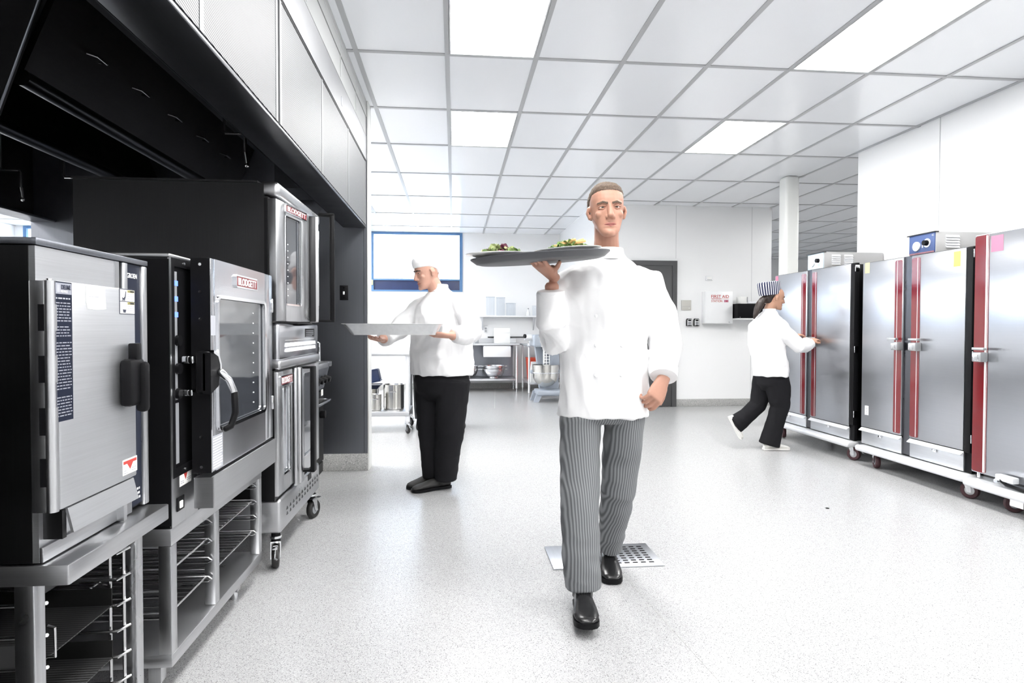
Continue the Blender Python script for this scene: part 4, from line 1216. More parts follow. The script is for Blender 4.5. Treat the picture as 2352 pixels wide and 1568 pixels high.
# ------------------------------------------------------------------ preparation alcove
t = thing('prep_table', 'steel prep table with a drawer and bowls on its lower shelf', 'table', (.4, 11.6, 0))
MB().box(-.60, 1.215, 11.27, 11.97, .868, .905, b=.005).box(-.60, 1.215, 11.955, 11.97, .905, .99).build('table_top', 'steel_satin', t)
MB().box(-.56, 1.17, 11.31, 11.94, .205, .245, b=.004).build('lower_shelf', 'steel_satin', t)
MB().box(-.56, 1.17, 11.92, 11.93, .25, .868).build('back_panel', 'steel_panel', t)
for (x, y) in ((1.165, 11.32), (1.165, 11.92), (-.55, 11.32), (-.55, 11.92)):
    l = MB().cyl((x, y, .06), (x, y, .868), .020).build('leg', 'bumper', t)
    MB().cyl((x, y, 0), (x, y, .07), .014).ball((x, y, .07), (.022, .022, .01), 10).build('foot', 'chrome', l)
q = MB().box(.545, 1.045, 11.285, 11.80, .665, .862, b=.004).build('drawer', 'steel_satin', t)
MB().box(.540, 1.050, 11.272, 11.288, .655, .845, b=.003).build('drawer_front', 'white', q)
MB().box(.60, .99, 11.268, 11.285, .842, .852).build('drawer_pull', 'bumper', q)
def bowl(label, x, y, z, r, h, mat='china_steel', foot=True):
    p = thing('colander', label, 'bowl', (x, y, z), 'steel bowls on the prep table shelf')
    prof = [(0, .012), (r * .45, .012)] if not foot else [(r * .42, 0), (r * .45, 0), (r * .45, .02)]
    for k in range(1, 8):
        a = k / 7
        prof.append((r * (.45 + .55 * math.sin(a * math.pi / 2)), .02 + (h - .02) * (1 - math.cos(a * math.pi / 2))))
    prof += [(r + .012, h), (r + .012, h + .006), (r - .004, h + .004)]
    for k in range(7, 0, -1):
        a = k / 7
        prof.append((r * (.45 + .55 * math.sin(a * math.pi / 2)) - .006, .026 + (h - .02) * (1 - math.cos(a * math.pi / 2))))
    prof += [(0, .028)]
    MB().lathe(prof, (x, y, z), 32).build('bowl', mat, p)
    for s in (-1, 1):
        MB().tube([(x + s * r, y - .05, z + h - .01), (x + s * (r + .045), y - .045, z + h - .005), (x + s * (r + .045), y + .045, z + h - .005), (x + s * r, y + .05, z + h - .01)], .006).build('handle', 'bumper', p)
    return p
M['china_steel'] = brushed('bright_bowl_steel', (0.76, 0.77, 0.79), 0.25, stretch=(20, 20, 4), strength=.03)
bowl('footed steel colander at the right on the prep table shelf, lower one of its stack', .745, 11.58, .246, .215, .17)
bowl('steel bowl nested askew in the right colander', .755, 11.58, .305, .205, .17, foot=False)
bowl('footed steel colander half hidden behind the cook with the pan, lower one', .235, 11.58, .246, .215, .17)
bowl('steel bowl nested in the left colander, half hidden behind the cook', .245, 11.58, .305, .205, .17, foot=False)
t = thing('white_box', 'white square box standing on the prep table', 'box', (.90, 11.55, .906))
MB().box(.762, 1.052, 11.45, 11.68, .906, 1.190, b=.004).build('carton', 'paper', t)
MB().box(.764, 1.050, 11.448, 11.452, 1.10, 1.104).build('lid_seam', 'joint', t)
t = thing('steel_canister', 'round steel canister on the prep table left of the white box', 'canister', (.36, 11.55, .906))
MB().lathe([(0, 0), (.10, 0), (.105, .01), (.105, .19), (.10, .20), (0, .205)], (.36, 11.55, .906), 28).build('body', 'china_steel', t)
MB().cyl((.36, 11.55, 1.11), (.36, 11.55, 1.13), .015).build('lid_knob', 'black', t)
t = thing('wall_outlet', 'wall outlet plate between shelf and prep table', 'outlet', (.62, 11.99, 1.16))
MB().box(.585, .655, 11.985, 11.999, 1.10, 1.22, b=.003).build('plate', 'bumper', t)
MB().box(.60, .64, 11.983, 11.986, 1.165, 1.205).box(.60, .64, 11.983, 11.986, 1.115, 1.155).build('socket', 'grey_pl', t)
t = thing('knife_strip', 'dark magnetic knife strip on the far wall beside the white box', 'knife strip', (1.25, 11.99, 1.0))
MB().box(.66, 1.62, 11.975, 11.999, 1.005, 1.025).build('strip', 'steel_dark', t)
MB().box(1.42, 1.60, 11.965, 11.976, 1.0, 1.02).build('knife', 'black', t)

t = thing('wall_shelf', 'long white wall shelf holding glass containers', 'shelf', (1.0, 11.85, 1.40))
MB().box(.40, 1.66, 11.70, 11.998, 1.405, 1.432, b=.003).build('board', 'white', t)
for x in (1.56, .55):
    MB().prism([(11.998, 1.405), (11.998, 1.15), (11.985, 1.15), (11.74, 1.395), (11.74, 1.405)], 'x', x - .012, x + .012).build('bracket', 'bumper', t)
def jar(label, x, y, z, r, h):
    p = thing('glass_jar', label, 'jar', (x, y, z), 'glass containers on the wall shelf')
    MB().lathe([(0, .001), (r, .001), (r, h), (r - .006, h), (r - .006, .008), (0, .008)], (x, y, z), 24).build('body', 'glass', p)
    MB().tube([(x + r * math.cos(a), y + r * math.sin(a), z + h) for a in (2 * math.pi * k / 20 for k in range(20))], .004, 6, closed=True).build('rim', 'glass_rim', p)
M['glass_rim'] = plain('pale_glass_rim', (0.62, 0.68, 0.74), 0.1, spec=.8)
jar('tall clear container, leftmost on the wall shelf', .70, 11.82, 1.432, .085, .36)
jar('second tall clear container on the wall shelf', .90, 11.82, 1.432, .085, .35)
jar('low clear container right of the two tall ones', 1.10, 11.82, 1.432, .095, .24)
t = thing('spray_bottle', 'small white bottle near the right end of the wall shelf', 'bottle', (1.44, 11.82, 1.432))
MB().lathe([(0, 0), (.035, 0), (.038, .01), (.035, .06), (.014, .10), (.012, .13), (0, .13)], (1.44, 11.82, 1.432), 16).build('body', 'white', t)
MB().cyl((1.44, 11.82, 1.56), (1.44, 11.82, 1.58), .014).build('cap', 'grey_pl', t)
t = thing('measuring_cup', 'clear handled jug at the right end of the wall shelf', 'jug', (1.58, 11.80, 1.432))
MB().lathe([(0, .001), (.06, .001), (.068, .20), (.062, .20), (.055, .008), (0, .008)], (1.58, 11.80, 1.432), 20).build('body', 'glass', t)
MB().tube([(1.645, 11.80, 1.60), (1.69, 11.80, 1.59), (1.69, 11.80, 1.50), (1.64, 11.80, 1.48)], .008).build('handle', 'glass_rim', t)

t = thing('side_table', 'narrow steel table against the alcove side wall behind the mixer', 'table', (1.65, 11.1, 0))
MB().box(1.27, 2.03, 10.50, 11.75, .868, .900, b=.005).build('table_top', 'steel_satin', t)
MB().box(1.30, 2.02, 10.53, 11.70, .205, .240, b=.004).build('lower_shelf', 'steel_satin', t)
for (x, y) in ((1.305, 10.56), (1.305, 11.55), (2.0, 10.56), (2.0, 11.55)):
    l = MB().cyl((x, y, .06), (x, y, .868), .018).build('leg', 'bumper', t)
    MB().cyl((x, y, 0), (x, y, .07), .013).build('foot', 'chrome', l)
t = thing('paper_stack', 'low stack of papers on the side table left of the mixer head', 'papers', (1.45, 10.7, .9))
for k in range(3): MB().box(1.32 + .008 * k, 1.58 - .006 * k, 10.55, 10.88, .900 + k * .018, .916 + k * .018, b=.002).build('binder', 'paper' if k != 1 else 'grey_pl', t)
t = thing('food_tub', 'red plastic tub on the side table\'s lower shelf', 'tub', (1.49, 11.2, .241))
MB().loft([[(1.37, 11.0, .241), (1.61, 11.0, .241), (1.61, 11.4, .241), (1.37, 11.4, .241)], [(1.35, 10.97, .62), (1.64, 10.97, .62), (1.64, 11.43, .62), (1.35, 11.43, .62)]]).build('body', 'orange_red', t)
MB().box(1.34, 1.65, 10.96, 11.44, .62, .645, b=.006).build('lid', 'orange_red', t)
t = thing('paper_sack', 'white printed paper sack standing in front of the red tub', 'sack', (1.44, 10.67, .241))
MB().loft([[(1.34, 10.60, .241), (1.53, 10.60, .241), (1.53, 10.74, .241), (1.34, 10.74, .241)], [(1.345, 10.62, .45), (1.54, 10.62, .45), (1.54, 10.74, .45), (1.345, 10.74, .45)], [(1.355, 10.65, .60), (1.52, 10.65, .60), (1.52, 10.69, .60), (1.355, 10.69, .60)]]).build('sack', 'paper', t)
for k in range(6): MB().box(1.45, 1.505 - .01 * (k % 3), 10.605 + k * .004, 10.616 + k*.004, .28 + k * .045, .295 + k * .045).build('sack_print', 'ink', t)

t = thing('stand_mixer', 'big grey floor-standing dough mixer with a steel bowl', 'mixer', (1.48, 9.95, 0))
MB0 = MB
class MBS(MB0):
    def build(self, *a, **k):
        self.xf(Matrix.Translation((-.18, 0, 0)))
        return MB0.build(self, *a, **k)
MB = MBS
for s in (0, 1):
    y0 = 9.66 + s * .30
    MB().prism([(1.455 - s * .02, 0), (1.53 - s * .02, 0), (1.58, .10), (1.95, .10), (1.95, .16), (1.50 - s * .02, .16)], 'y', y0, y0 + .07).build('foot', 'mixer_grey', t)
MB().box(1.50, 1.98, 9.62, 10.06, .115, .19, b=.02).build('base', 'mixer_grey', t)
MB().loft([[(1.60, y, .19), (1.92, y, .19), (1.90, y, .72), (1.84, y, .92), (1.52, y, .92), (1.56, y, .60)] for y in (10.02, 10.20)]).build('column', 'mixer_grey', t)
hdm = MB().box(1.44, 1.86, 9.62, 10.22, .885, 1.085, b=.04, seg=4).build('head', 'mixer_grey', t)
MB().box(1.56, 1.87, 9.60, 9.63, .885, 1.065, b=.02, seg=3).build('control_plate', 'bumper', hdm)
MB().cyl((1.655, 9.60, .985), (1.655, 9.585, .985), .052, seg=24).build('timer_ring', 'black', hdm)
MB().cyl((1.655, 9.585, .985), (1.655, 9.578, .985), .040, seg=24).build('timer_dial', 'white', hdm)
for (x, z, m_, r_) in ((1.80, .945, 'black', .034), (1.765, 1.03, 'grey_pl', .022), (1.83, 1.03, 'grey_pl', .022)):
    MB().cyl((x, 9.60, z), (x, 9.575, z), r_, seg=20).build('knob', m_, hdm)
MB().cyl((1.44, 9.85, 1.04), (1.32, 9.85, 1.04), .05, seg=20).build('hub', 'bumper', hdm)
MB().cyl((1.33, 9.80, 1.06), (1.31, 9.79, 1.06), .034, seg=20).build('hub_knob', 'black', hdm)
MB().cyl((1.66, 9.80, .62), (1.66, 9.80, .885), .045).build('planetary', 'chrome', t)
MB().loft([[(1.70, 9.66, .58), (1.86, 9.70, .58), (1.92, 9.95, .58), (1.90, 9.95, .86), (1.84, 9.68, .86), (1.70, 9.64, .86)], [(1.71, 9.67, .58), (1.855, 9.71, .58), (1.91, 9.94, .58), (1.89, 9.94, .86), (1.835, 9.69, .86), (1.71, 9.65, .86)]]).build('bowl_guard', 'mixer_grey', t)
g = MB()
for k in range(6): g.tube([(1.60, 9.64, .60 + k * .045), (1.70, 9.64, .60 + k * .045)], .005, 6)
for x in (1.60, 1.65, 1.70): g.tube([(x, 9.64, .58), (x, 9.64, .86)], .005, 6)
g.build('guard_grille', 'white', t)
prof = [(0, 0)]
for k in range(1, 9):
    a = k / 8 * math.pi / 2
    prof.append((.205 * math.sin(a), .20 * (1 - math.cos(a))))
prof += [(.215, .36), (.225, .365), (.205, .362), (.20, .2), (0, .05)]
bo = MB().lathe(prof, (1.66, 9.80, .235), 36).build('bowl', 'pot_steel', t)
MB().tube([(1.66 + .213 * math.cos(a), 9.80 + .213 * math.sin(a), .47) for a in (2 * math.pi * k / 28 for k in range(28))], .010, 8, closed=True).build('bowl_band', 'chrome', bo)
MB().box(1.44, 1.92, 9.93, 10.03, .44, .50, b=.012).build('bowl_yoke', 'mixer_grey', t)
MB = MB0
t = thing('hanging_scoop', 'white handled scoop hanging on the alcove side wall right of the mixer', 'scoop', (2.06, 10.6, .75))
MB().tube([(2.065, 10.55, 1.02), (2.06, 10.55, .80), (2.055, 10.50, .76)], .010).box(2.05, 2.075, 10.50, 10.60, .98, 1.04, b=.006).build('scoop', 'bumper', t)
MB().box(2.072, 2.079, 10.48, 10.62, .86, 1.08, b=.003).build('holder', 'white', t)

# floor drain cover under the walking man
t = thing('floor_drain', 'square metal floor drain grate between the walking man\'s feet', 'drain', (.76, 3.05, 0))
g = MB().box(.485, 1.045, 2.925, 3.235, .0003, .007, b=.002).build('frame', 'drain', t)
s = MB()
for i in range(10):
    for k in range(8):
        x, y = .60 + i * .042, 2.962 + k * .031
        s.box(x, x + .026, y, y + .014, .0068, .0074)
s.build('slots', 'black', t)
t = MB().lathe([(0, 0), (.012, 0), (.010, .004), (0, .005)], (2.45, 3.78, 0.0003), 10).build('floor_stain', 'black', org=(2.45, 3.78, 0))
tag(t, 'tiny black speck lying alone on the open floor at the right', 'speck')

# ------------------------------------------------------------------ people
def V(*a): return Vector(a)

def head_shape(mb, m, scale=1.0):
    """chin at z=0, crown at z=.233, face towards +y, in the head's own space; m places it"""
    h = MB()
    rows = [(0.000, .024, .080, .035), (0.010, .036, .089, .022), (0.028, .046, .091, .000), (0.052, .055, .088, -.040),
            (0.078, .064, .087, -.070), (0.104, .068, .088, -.088), (0.130, .071, .090, -.097), (0.156, .073, .090, -.101),
            (0.180, .071, .084, -.098), (0.203, .061, .068, -.085), (0.221, .045, .044, -.062), (0.232, .022, .012, -.030)]
    rings = []
    for z, w, yf, yb in rows:
        cy, hy = (yf + yb) / 2, (yf - yb) / 2
        ring = []
        for k in range(28):
            a = 2 * math.pi * k / 28
            c, s = math.cos(a), math.sin(a)
            ring.append(V(w * math.copysign(abs(c) ** .85, c), cy + hy * math.copysign(abs(s) ** .9, s), z))
        rings.append(ring)
    h.loft(rings)
    h.limb([(V(0, .084, .128), .009, .010), (V(0, .097, .100), .011, .012), (V(0, .104, .080), .014, .013)], (1, 0, 0), 12)
    for s in (-1, 1):
        h.ball((s * .013, .093, .077), .0085, 10)
        h.ball((s * .041, .060, .092), (.019, .020, .017), 12)
        h.limb([(V(s * .008, .084, .136), .008, .007), (V(s * .030, .083, .140), .008, .007), (V(s * .050, .065, .136), .007, .007)], (0, 0, 1), 10)
        h.limb([(V(s * .076, -.004, .134), .017, .007), (V(s * .083, -.010, .112), .018, .007), (V(s * .074, -.002, .084), .010, .006)], (0, 1, 0), 12)
    h.ball((0, .080, .012), (.022, .016, .015), 12)
    h.limb([(V(0, -.012, .075), .053, .055), (V(0, -.028, .0), .053, .055), (V(0, -.045, -.075), .060, .056)], (1, 0, 0), 18)
    h.xf(m)
    merge(mb, h)

def merge(mb, other):
    me = bpy.data.meshes.new('tmp')
    other.bm.to_mesh(me)
    mb.bm.from_mesh(me)
    other.bm.free()
    bpy.data.meshes.remove(me)

def face_deform(m):
    """eye sockets, mouth line and cheeks pressed into the fused head"""
    inv = m.inverted()
    rot = m.to_3x3().normalized()
    sc = m.to_scale()[0]
    def f(co, no):
        p = inv @ co
        if not (-.02 < p.z < .26 and -.13 < p.y < .14 and abs(p.x) < .1): return co
        d = V(0, 0, 0)
        if p.y > .03:
            for s in (-1, 1):
                q = p - V(s * .031, .085, .120)
                d += V(0, -.010, 0) * math.exp(-((q.x / .015) ** 2 + (q.z / .010) ** 2))
                q = p - V(s * .040, .07, .055)
                d += V(0, -.0025, 0) * math.exp(-((q.x / .016) ** 2 + (q.z / .022) ** 2))
            d += V(0, -.004, 0) * math.exp(-((p.x / .026) ** 2 + ((p.z - .046) / .003) ** 2))
            d += V(0, -.004, 0) * math.exp(-((p.x / .030) ** 2 + ((p.z - .030) / .006) ** 2))
        return co + rot @ (d * sc)
    return f

def face_parts(body, m, brow='grey_hair', lips='lips', skin='skin'):
    def put(mb, name, mat, parent): return mb.xf(m).build(name, mat, parent)
    for s in (-1, 1):
        e = put(MB().ball((s * .031, .0695, .120), .0118, 16), 'eye', 'eye_white', body)
        put(MB().ball((s * .030, .0790, .1195), (.0062, .0028, .0062), 12), 'iris', 'iris', e)
        put(MB().limb([(V(s * .014, .0815, .1235), .0036, .004), (V(s * .031, .0835, .1270), .0044, .004), (V(s * .047, .071, .1225), .0030, .004)], (0, 0, 1), 8)
            .limb([(V(s * .015, .0800, .1165), .0024, .003), (V(s * .031, .0815, .1125), .0030, .003), (V(s * .046, .071, .1170), .0024, .003)], (0, 0, 1), 8), 'eyelid', skin, body)
        put(MB().limb([(V(s * .010, .0925, .135), .0045, .0025), (V(s * .030, .0915, .1400), .0048, .0025), (V(s * .051, .0720, .136), .0028, .0025)], (0, 0, 1), 8), 'eyebrow', brow, body)
    put(MB().limb([(V(-.024, .081, .0475), .0015, .003), (V(-.010, .0895, .0495), .0035, .004), (V(0, .0905, .0485), .003, .004), (V(.010, .0895, .0495), .0035, .004), (V(.024, .081, .0475), .0015, .003)], (0, 0, 1), 8)
        .limb([(V(-.022, .081, .0445), .0015, .003), (V(0, .0895, .0415), .0045, .004), (V(.022, .081, .0445), .0015, .003)], (0, 0, 1), 8), 'lips', lips, body)

def hand_shape(mb, wrist, d, n, side, curls=(30, 30, 30, 30), thumb=(40, 25), k=1.0, spread=3):
    """wrist point, d along the hand, n out of the palm, side +1/-1: thumb towards n x d * side"""
    d = V(*d).normalized(); n = V(*n); n = (n - d * n.dot(d)).normalized()
    t = n.cross(d) * side
    W = V(*wrist)
    P = lambda a, b, c: W + (d * a + t * b + n * c) * k
    mb.limb([(P(-.03, 0, 0), .026 * k, .020 * k), (P(.01, 0, 0), .031 * k, .019 * k), (P(.05, 0, .0), .040 * k, .0165 * k), (P(.088, -.002, 0), .041 * k, .0135 * k)], t, 16)
    mb.limb([(P(.015, .020, .006), .016 * k, .014 * k), (P(.05, .030, .008), .012 * k, .012 * k)], t, 10)
    for i, (b, L, r) in enumerate(((.030, .072, .0088), (.010, .080, .0090), (-.0105, .075, .0086), (-.030, .060, .0078))):
        p = P(.090, b, 0)
        ang = 0; fan = R((1.5 - i) * spread)
        pts = [(P(.070, b * .95, 0), r * k * 1.05, r * k * 1.05), (p, r * k * 1.05, r * k * 1.05)]
        for seg, w in ((.45, 1.0), (.31, .94), (.24, .84)):
            ang += R(curls[i])
            dirv = (d * math.cos(ang) + n * math.sin(ang)) * math.cos(fan) + t * math.sin(fan)
            p = p + dirv * (L * seg * k)
            pts.append((p, r * w * k, r * w * k))
        mb.limb(pts, t if abs(math.cos(ang)) > .2 else t, 10)
    a0 = R(thumb[0]); p = P(.030, .030, .004)
    pts = [(P(.012, .018, .004), .013 * k, .013 * k), (p, .0115 * k, .0115 * k)]
    for seg, w in ((.036, 1.0), (.028, .85)):
        dirv = d * math.cos(a0) + t * math.sin(a0) * .8 + n * .45 * math.sin(R(thumb[1]) + .4)
        p = p + dirv.normalized() * seg * k
        pts.append((p, .0100 * w * k, .0095 * w * k))
        a0 -= R(thumb[1])
    mb.limb(pts, n, 10)

def folds(amp, sx, sz, seed=0, lo=-10, hi=10):
    """soft creases in cloth, running mostly across the fall of the fabric"""
    def f(co, no):
        q = V(co.x * sx, co.y * sx, co.z * sz) + V(seed, seed * .7, 0)
        v = noise.noise(q) + .5 * noise.noise(q * 2.1) + .6 * (abs(noise.noise(q * 1.3 + V(5, 1, 2))) * -2 + .5)
        return co + no * amp * v
    return f

def ell(c, rx, ry, ang=0.0, n=32, e=1.0):
    a0 = R(ang)
    out = []
    for k in range(n):
        a = 2 * math.pi * k / n
        x = rx * math.copysign(abs(math.cos(a)) ** e, math.cos(a)); y = ry * math.copysign(abs(math.sin(a)) ** e, math.sin(a))
        out.append(V(c[0] + x * math.cos(a0) - y * math.sin(a0), c[1] + x * math.sin(a0) + y * math.cos(a0), c[2]))
    return out

def shoe(name, mat, sole, parent, heel, toe, ankle, w=.048, h=.075):
    """heel and toe are points on the sole; ankle is where the leg enters"""
    heel, toe, ankle = V(*heel), V(*toe), V(*ankle)
    d = (toe - heel); L = d.length; d.normalize()
    side = d.cross(V(0, 0, 1)).normalized(); up = side.cross(d).normalized()
    rows = [(-.004, .55, .050), (.03, .72, .066), (.09, .74, .078), (.15, .80, .072), (.20, .95, .056), (.245, 1.0, .045), (.275, .86, .036), (.292, .5, .026)]
    u = MB()
    rings = []
    for a, kw, hh in rows:
        c = heel + d * (a * L / .29)
        ww = w * kw; hh = hh * h / .075
        ring = []
        for k in range(20):
            q = 2 * math.pi * k / 20
            x = math.cos(q) * ww
            zz = .012 + (hh - .012) * (.5 + .5 * math.sin(q)) ** (.8)
            ring.append(c + side * x + up * zz)
        rings.append(ring)
    u.loft(rings)
    c = heel + d * (.065 * L / .29) + up * .05
    u.limb([(c, .044, .042), (c + (ankle - c) * .6, .042, .040), (ankle, .042, .040)], side, 16)
    o = remesh(u, name, mat, parent, .005, 3)
    s = MB()
    pr = [(-.006, .60), (.02, .78), (.09, .74), (.15, .80), (.21, 1.02), (.26, .98), (.285, .75), (.298, .35)]
    left = [heel + d * (a * L / .29) + side * w * k for a, k in pr]
    right = [heel + d * (a * L / .29) - side * w * k for a, k in reversed(pr)]
    s.loft([left + right, [p + up * .020 for p in left + right]])
    s.build('sole', sole, o)
    return o

def person(label, loc): return thing('person', label, 'person', loc)

# ---- the man walking towards the camera with the tray
pm = person('man in white jacket and striped trousers walking forward, tray of plates on his raised hand', (.65, 2.6, 0))
HM = Matrix.Translation((.662, 2.60, 1.572)) @ Matrix.Rotation(R(180 - 5), 4, 'Z') @ Matrix.Rotation(R(2), 4, 'Y')
b = MB()
head_shape(b, HM)
b.limb([(V(.65, 2.63, .84), .13, .09), (V(.65, 2.63, 1.05), .13, .085), (V(.655, 2.62, 1.30), .15, .09), (V(.665, 2.62, 1.44), .13, .07), (V(.668, 2.625, 1.50), .055, .055)], (1, 0, 0), 24)
# his left arm (right in the picture), hanging bent
b.limb([(V(.840, 2.63, 1.37), .040, .040), (V(.915, 2.63, 1.15), .042, .042), (V(.890, 2.53, .985), .030, .030)], (0, 1, 0), 14)
hand_shape(b, (.885, 2.515, .965), (-.48, -.25, -.80), (-.35, .80, -.15), -1, curls=(38, 42, 46, 50), thumb=(35, 20), k=1.05)
# his right arm carrying the tray
b.limb([(V(.485, 2.63, 1.36), .040, .040), (V(.425, 2.585, 1.14), .042, .042), (V(.405, 2.515, 1.36), .030, .030)], (0, 1, 0), 14)
hand_shape(b, (.400, 2.505, 1.405), (-.45, -.55, .28), (.1, -.05, 1), 1, curls=(2, 0, 2, 4), thumb=(55, 10), k=1.05, spread=8)
for s, kn, an in ((-1, V(.520, 2.50, .46), V(.535, 2.47, .12)), (1, V(.740, 2.72, .47), V(.748, 2.92, .13))):
    b.limb([(V(.65 + s * .095, 2.63, .82), .070, .070), (kn, .048, .050), (an, .034, .036)], (1, 0, 0), 14)
body = remesh(b, 'body', 'skin', pm, .0035, 3, face_deform(HM))
face_parts(body, HM)
hr = MB()
rings = []
for z, w, yf, yb in ((.090, .063, -.040, -.088), (.112, .0700, -.020, -.098), (.132, .0755, .000, -.106), (.152, .0780, .030, -.110), (.172, .0775, .058, -.110), (.192, .0725, .076, -.103), (.212, .0625, .072, -.087), (.230, .046, .046, -.064), (.243, .020, .008, -.032)):
    rings.append([V(w * math.copysign(abs(math.cos(a)) ** .85, math.cos(a)), (yf + yb) / 2 + (yf - yb) / 2 * math.copysign(abs(math.sin(a)) ** .8, math.sin(a)), z) for a in (2 * math.pi * k / 32 for k in range(32))])
hr.loft(rings).xf(HM)
remesh(hr, 'hair', 'grey_hair', body, .004, 2, lambda co, no: co + no * .0025 * noise.noise(co * 120))
# jacket
j = MB()
rings = [ell((.655, 2.635, z), rx, ry, 0, e=.85) for z, rx, ry in ((.800, .196, .140), (.86, .197, .140), (1.00, .192, .135), (1.12, .192, .134), (1.25, .202, .138), (1.35, .205, .132))]
rings += [ell((.662, 2.63, 1.415), .192, .108), ell((.665, 2.625, 1.452), .140, .088), ell((.668, 2.62, 1.490), .078, .072), ell((.668, 2.615, 1.505), .068, .068)]
j.loft(rings)
j.limb([(V(.785, 2.63, 1.405), .055, .062), (V(.850, 2.63, 1.375), .070, .074), (V(.905, 2.635, 1.26), .076, .074), (V(.930, 2.62, 1.12), .070, .068), (V(.905, 2.56, 1.03), .062, .060), (V(.890, 2.525, .985), .056, .054)], (0, 1, 0), 20, .15)
j.limb([(V(.545, 2.63, 1.405), .055, .062), (V(.478, 2.63, 1.370), .070, .074), (V(.440, 2.61, 1.24), .075, .072), (V(.420, 2.58, 1.13), .070, .070), (V(.408, 2.54, 1.20), .066, .064), (V(.402, 2.515, 1.33), .058, .056)], (0, 1, 0), 20, .15)
jk = remesh(j, 'jacket', 'cloth', pm, .0055, 5, folds(.012, 10, 5, 3))
MB().loft([ell((.668, 2.612, z), r, r * .98) for z, r in ((1.480, .076), (1.500, .070), (1.528, .066), (1.530, .062), (1.50, .062))], cap=False).build('collar', 'cloth', jk)
for i in range(4):
    for s in (-1, 1):
        z = 1.36 - i * .125
        MB().ball((.645 + s * .055, 2.505 - (.003 if i else -.012), z), (.008, .005, .008), 10).build('button', 'white', jk)
for (c, dv) in ((V(.893, 2.53, .992), V(-.1, -.22, -.3)), (V(.4025, 2.517, 1.318), V(-.03, -.1, .6))):
    dv.normalize()
    MB().limb([(c - dv * .025, .0600, .0580), (c + dv * .02, .0590, .0570)], (0, 1, 0), 24, .1).build('cuff', 'cloth', jk)
# trousers
tr = MB()
tr.loft([ell((.648, 2.635, z), rx, ry, 0, e=.85) for z, rx, ry in ((.90, .165, .110), (.84, .180, .122), (.80, .186, .126), (.775, .15, .10))])
tr.limb([(V(.553, 2.63, .80), .094, .110), (V(.543, 2.60, .64), .088, .098), (V(.530, 2.53, .46), .080, .085), (V(.528, 2.495, .28), .078, .084), (V(.536, 2.485, .105), .076, .082)], (1, 0, 0), 24, .12)
tr.limb([(V(.751, 2.64, .80), .092, .110), (V(.751, 2.665, .64), .084, .096), (V(.748, 2.705, .46), .078, .086), (V(.752, 2.82, .26), .070, .078), (V(.754, 2.90, .125), .066, .072)], (1, 0, 0), 24, .12)
remesh(tr, 'trousers', 'pinstripe', pm, .007, 4, folds(.007, 6, 9, 8))
shoe('shoe', 'leather', 'black', pm, (.540, 2.535, .012), (.505, 2.255, .040), (.536, 2.49, .13), .050, .085)
shoe('shoe', 'leather', 'black', pm, (.765, 3.005, .020), (.728, 2.735, .003), (.755, 2.93, .14), .052, .085)

# tray, plates, food
TT = Matrix.Translation((.345, 2.42, 1.452)) @ Matrix.Rotation(R(-4.5), 4, 'Y') @ Matrix.Rotation(R(2), 4, 'X')
ty = thing('serving_tray', 'dark oval serving tray balanced on the walking man\'s raised hand', 'tray', (.345, 2.42, 1.452))
rg_ = [[TT @ V(a * math.cos(q), b_ * math.sin(q), z) for q in (2 * math.pi * k / 48 for k in range(48))]
       for a, b_, z in ((.24, .165, 0), (.255, .18, .006), (.275, .20, .022), (.280, .205, .022), (.280, .205, .018), (.258, .182, .0), (.24, .165, -.005))]
MB().loft(rg_[:4] + rg_[4:], closed=False).build('tray_body', 'tray', ty)
def plate(label, cx, cy, tilt):
    mm = TT @ Matrix.Translation((cx, cy, .010)) @ Matrix.Rotation(R(tilt), 4, 'Y')
    p = thing('dinner_plate', label, 'plate', mm.translation, 'plates on the serving tray')
    MB().lathe([(0, 0), (.07, 0), (.075, .004), (.095, .014), (.132, .023), (.134, .026), (.130, .027), (.094, .019), (.07, .008), (0, .007)], (0, 0, 0), 48).xf(mm).build('plate_body', 'china', p)
    return mm
def salad(label, mm, seed, bread):
    random.seed(seed)
    s = thing('salad', label, 'salad', mm.translation + V(0, 0, .008))
    def leaves(n, mat, zmax, size):
        b_ = MB()
        for _ in range(n):
            r = .065 * math.sqrt(random.random()); a = random.random() * 6.28
            z = .014 + random.random() * zmax * (1 - r / .09)
            m2 = Matrix.Translation((r * math.cos(a), r * math.sin(a), z)) @ Matrix.Rotation(random.random() * 6.28, 4, 'Z') @ Matrix.Rotation(random.uniform(-.9, .9), 4, 'X') @ Matrix.Rotation(random.uniform(-.6, .6), 4, 'Y')
            L = size * random.uniform(.7, 1.3)
            g = []
            for i in range(6):
                u = i / 5
                wd = L * .45 * math.sin(math.pi * (u * .85 + .1))
                g.append([m2 @ V(-wd, (u - .5) * L, .006 * math.sin(9 * u) + .008), m2 @ V(0, (u - .5) * L, .006 * math.sin(9 * u)), m2 @ V(wd, (u - .5) * L, .006 * math.sin(9 * u + 1) + .008),
                          m2 @ V(0, (u - .5) * L, .006 * math.sin(9 * u) - .0015)])
            b_.loft(g)
        return b_.xf(mm).build('greens', mat, s)
    for o_, nm in ((leaves(40, 'greens', .045, .045), 'greens'), (leaves(22, 'greens_lt', .055, .040), 'lettuce'), (leaves(12, 'purple', .05, .032), 'radicchio')):
        o_.name = nm; o_['kind'] = 'stuff'
    for k in range(bread):
        a = random.uniform(-.7, .7); p0 = V(random.uniform(-.06, .01), random.uniform(-.05, .05), random.uniform(.034, .052))
        d_ = V(math.cos(a), math.sin(a) * .8, random.uniform(-.1, .35))
        MB().limb([(p0, .005, .004), (p0 + d_ * .035, .006, .005), (p0 + d_ * .065, .005, .004)], (0, 0, 1), 10).xf(mm).build('bread_stick', 'toast', s)
m1 = plate('white plate at the outer left end of the serving tray', -.165, -.01, 3)
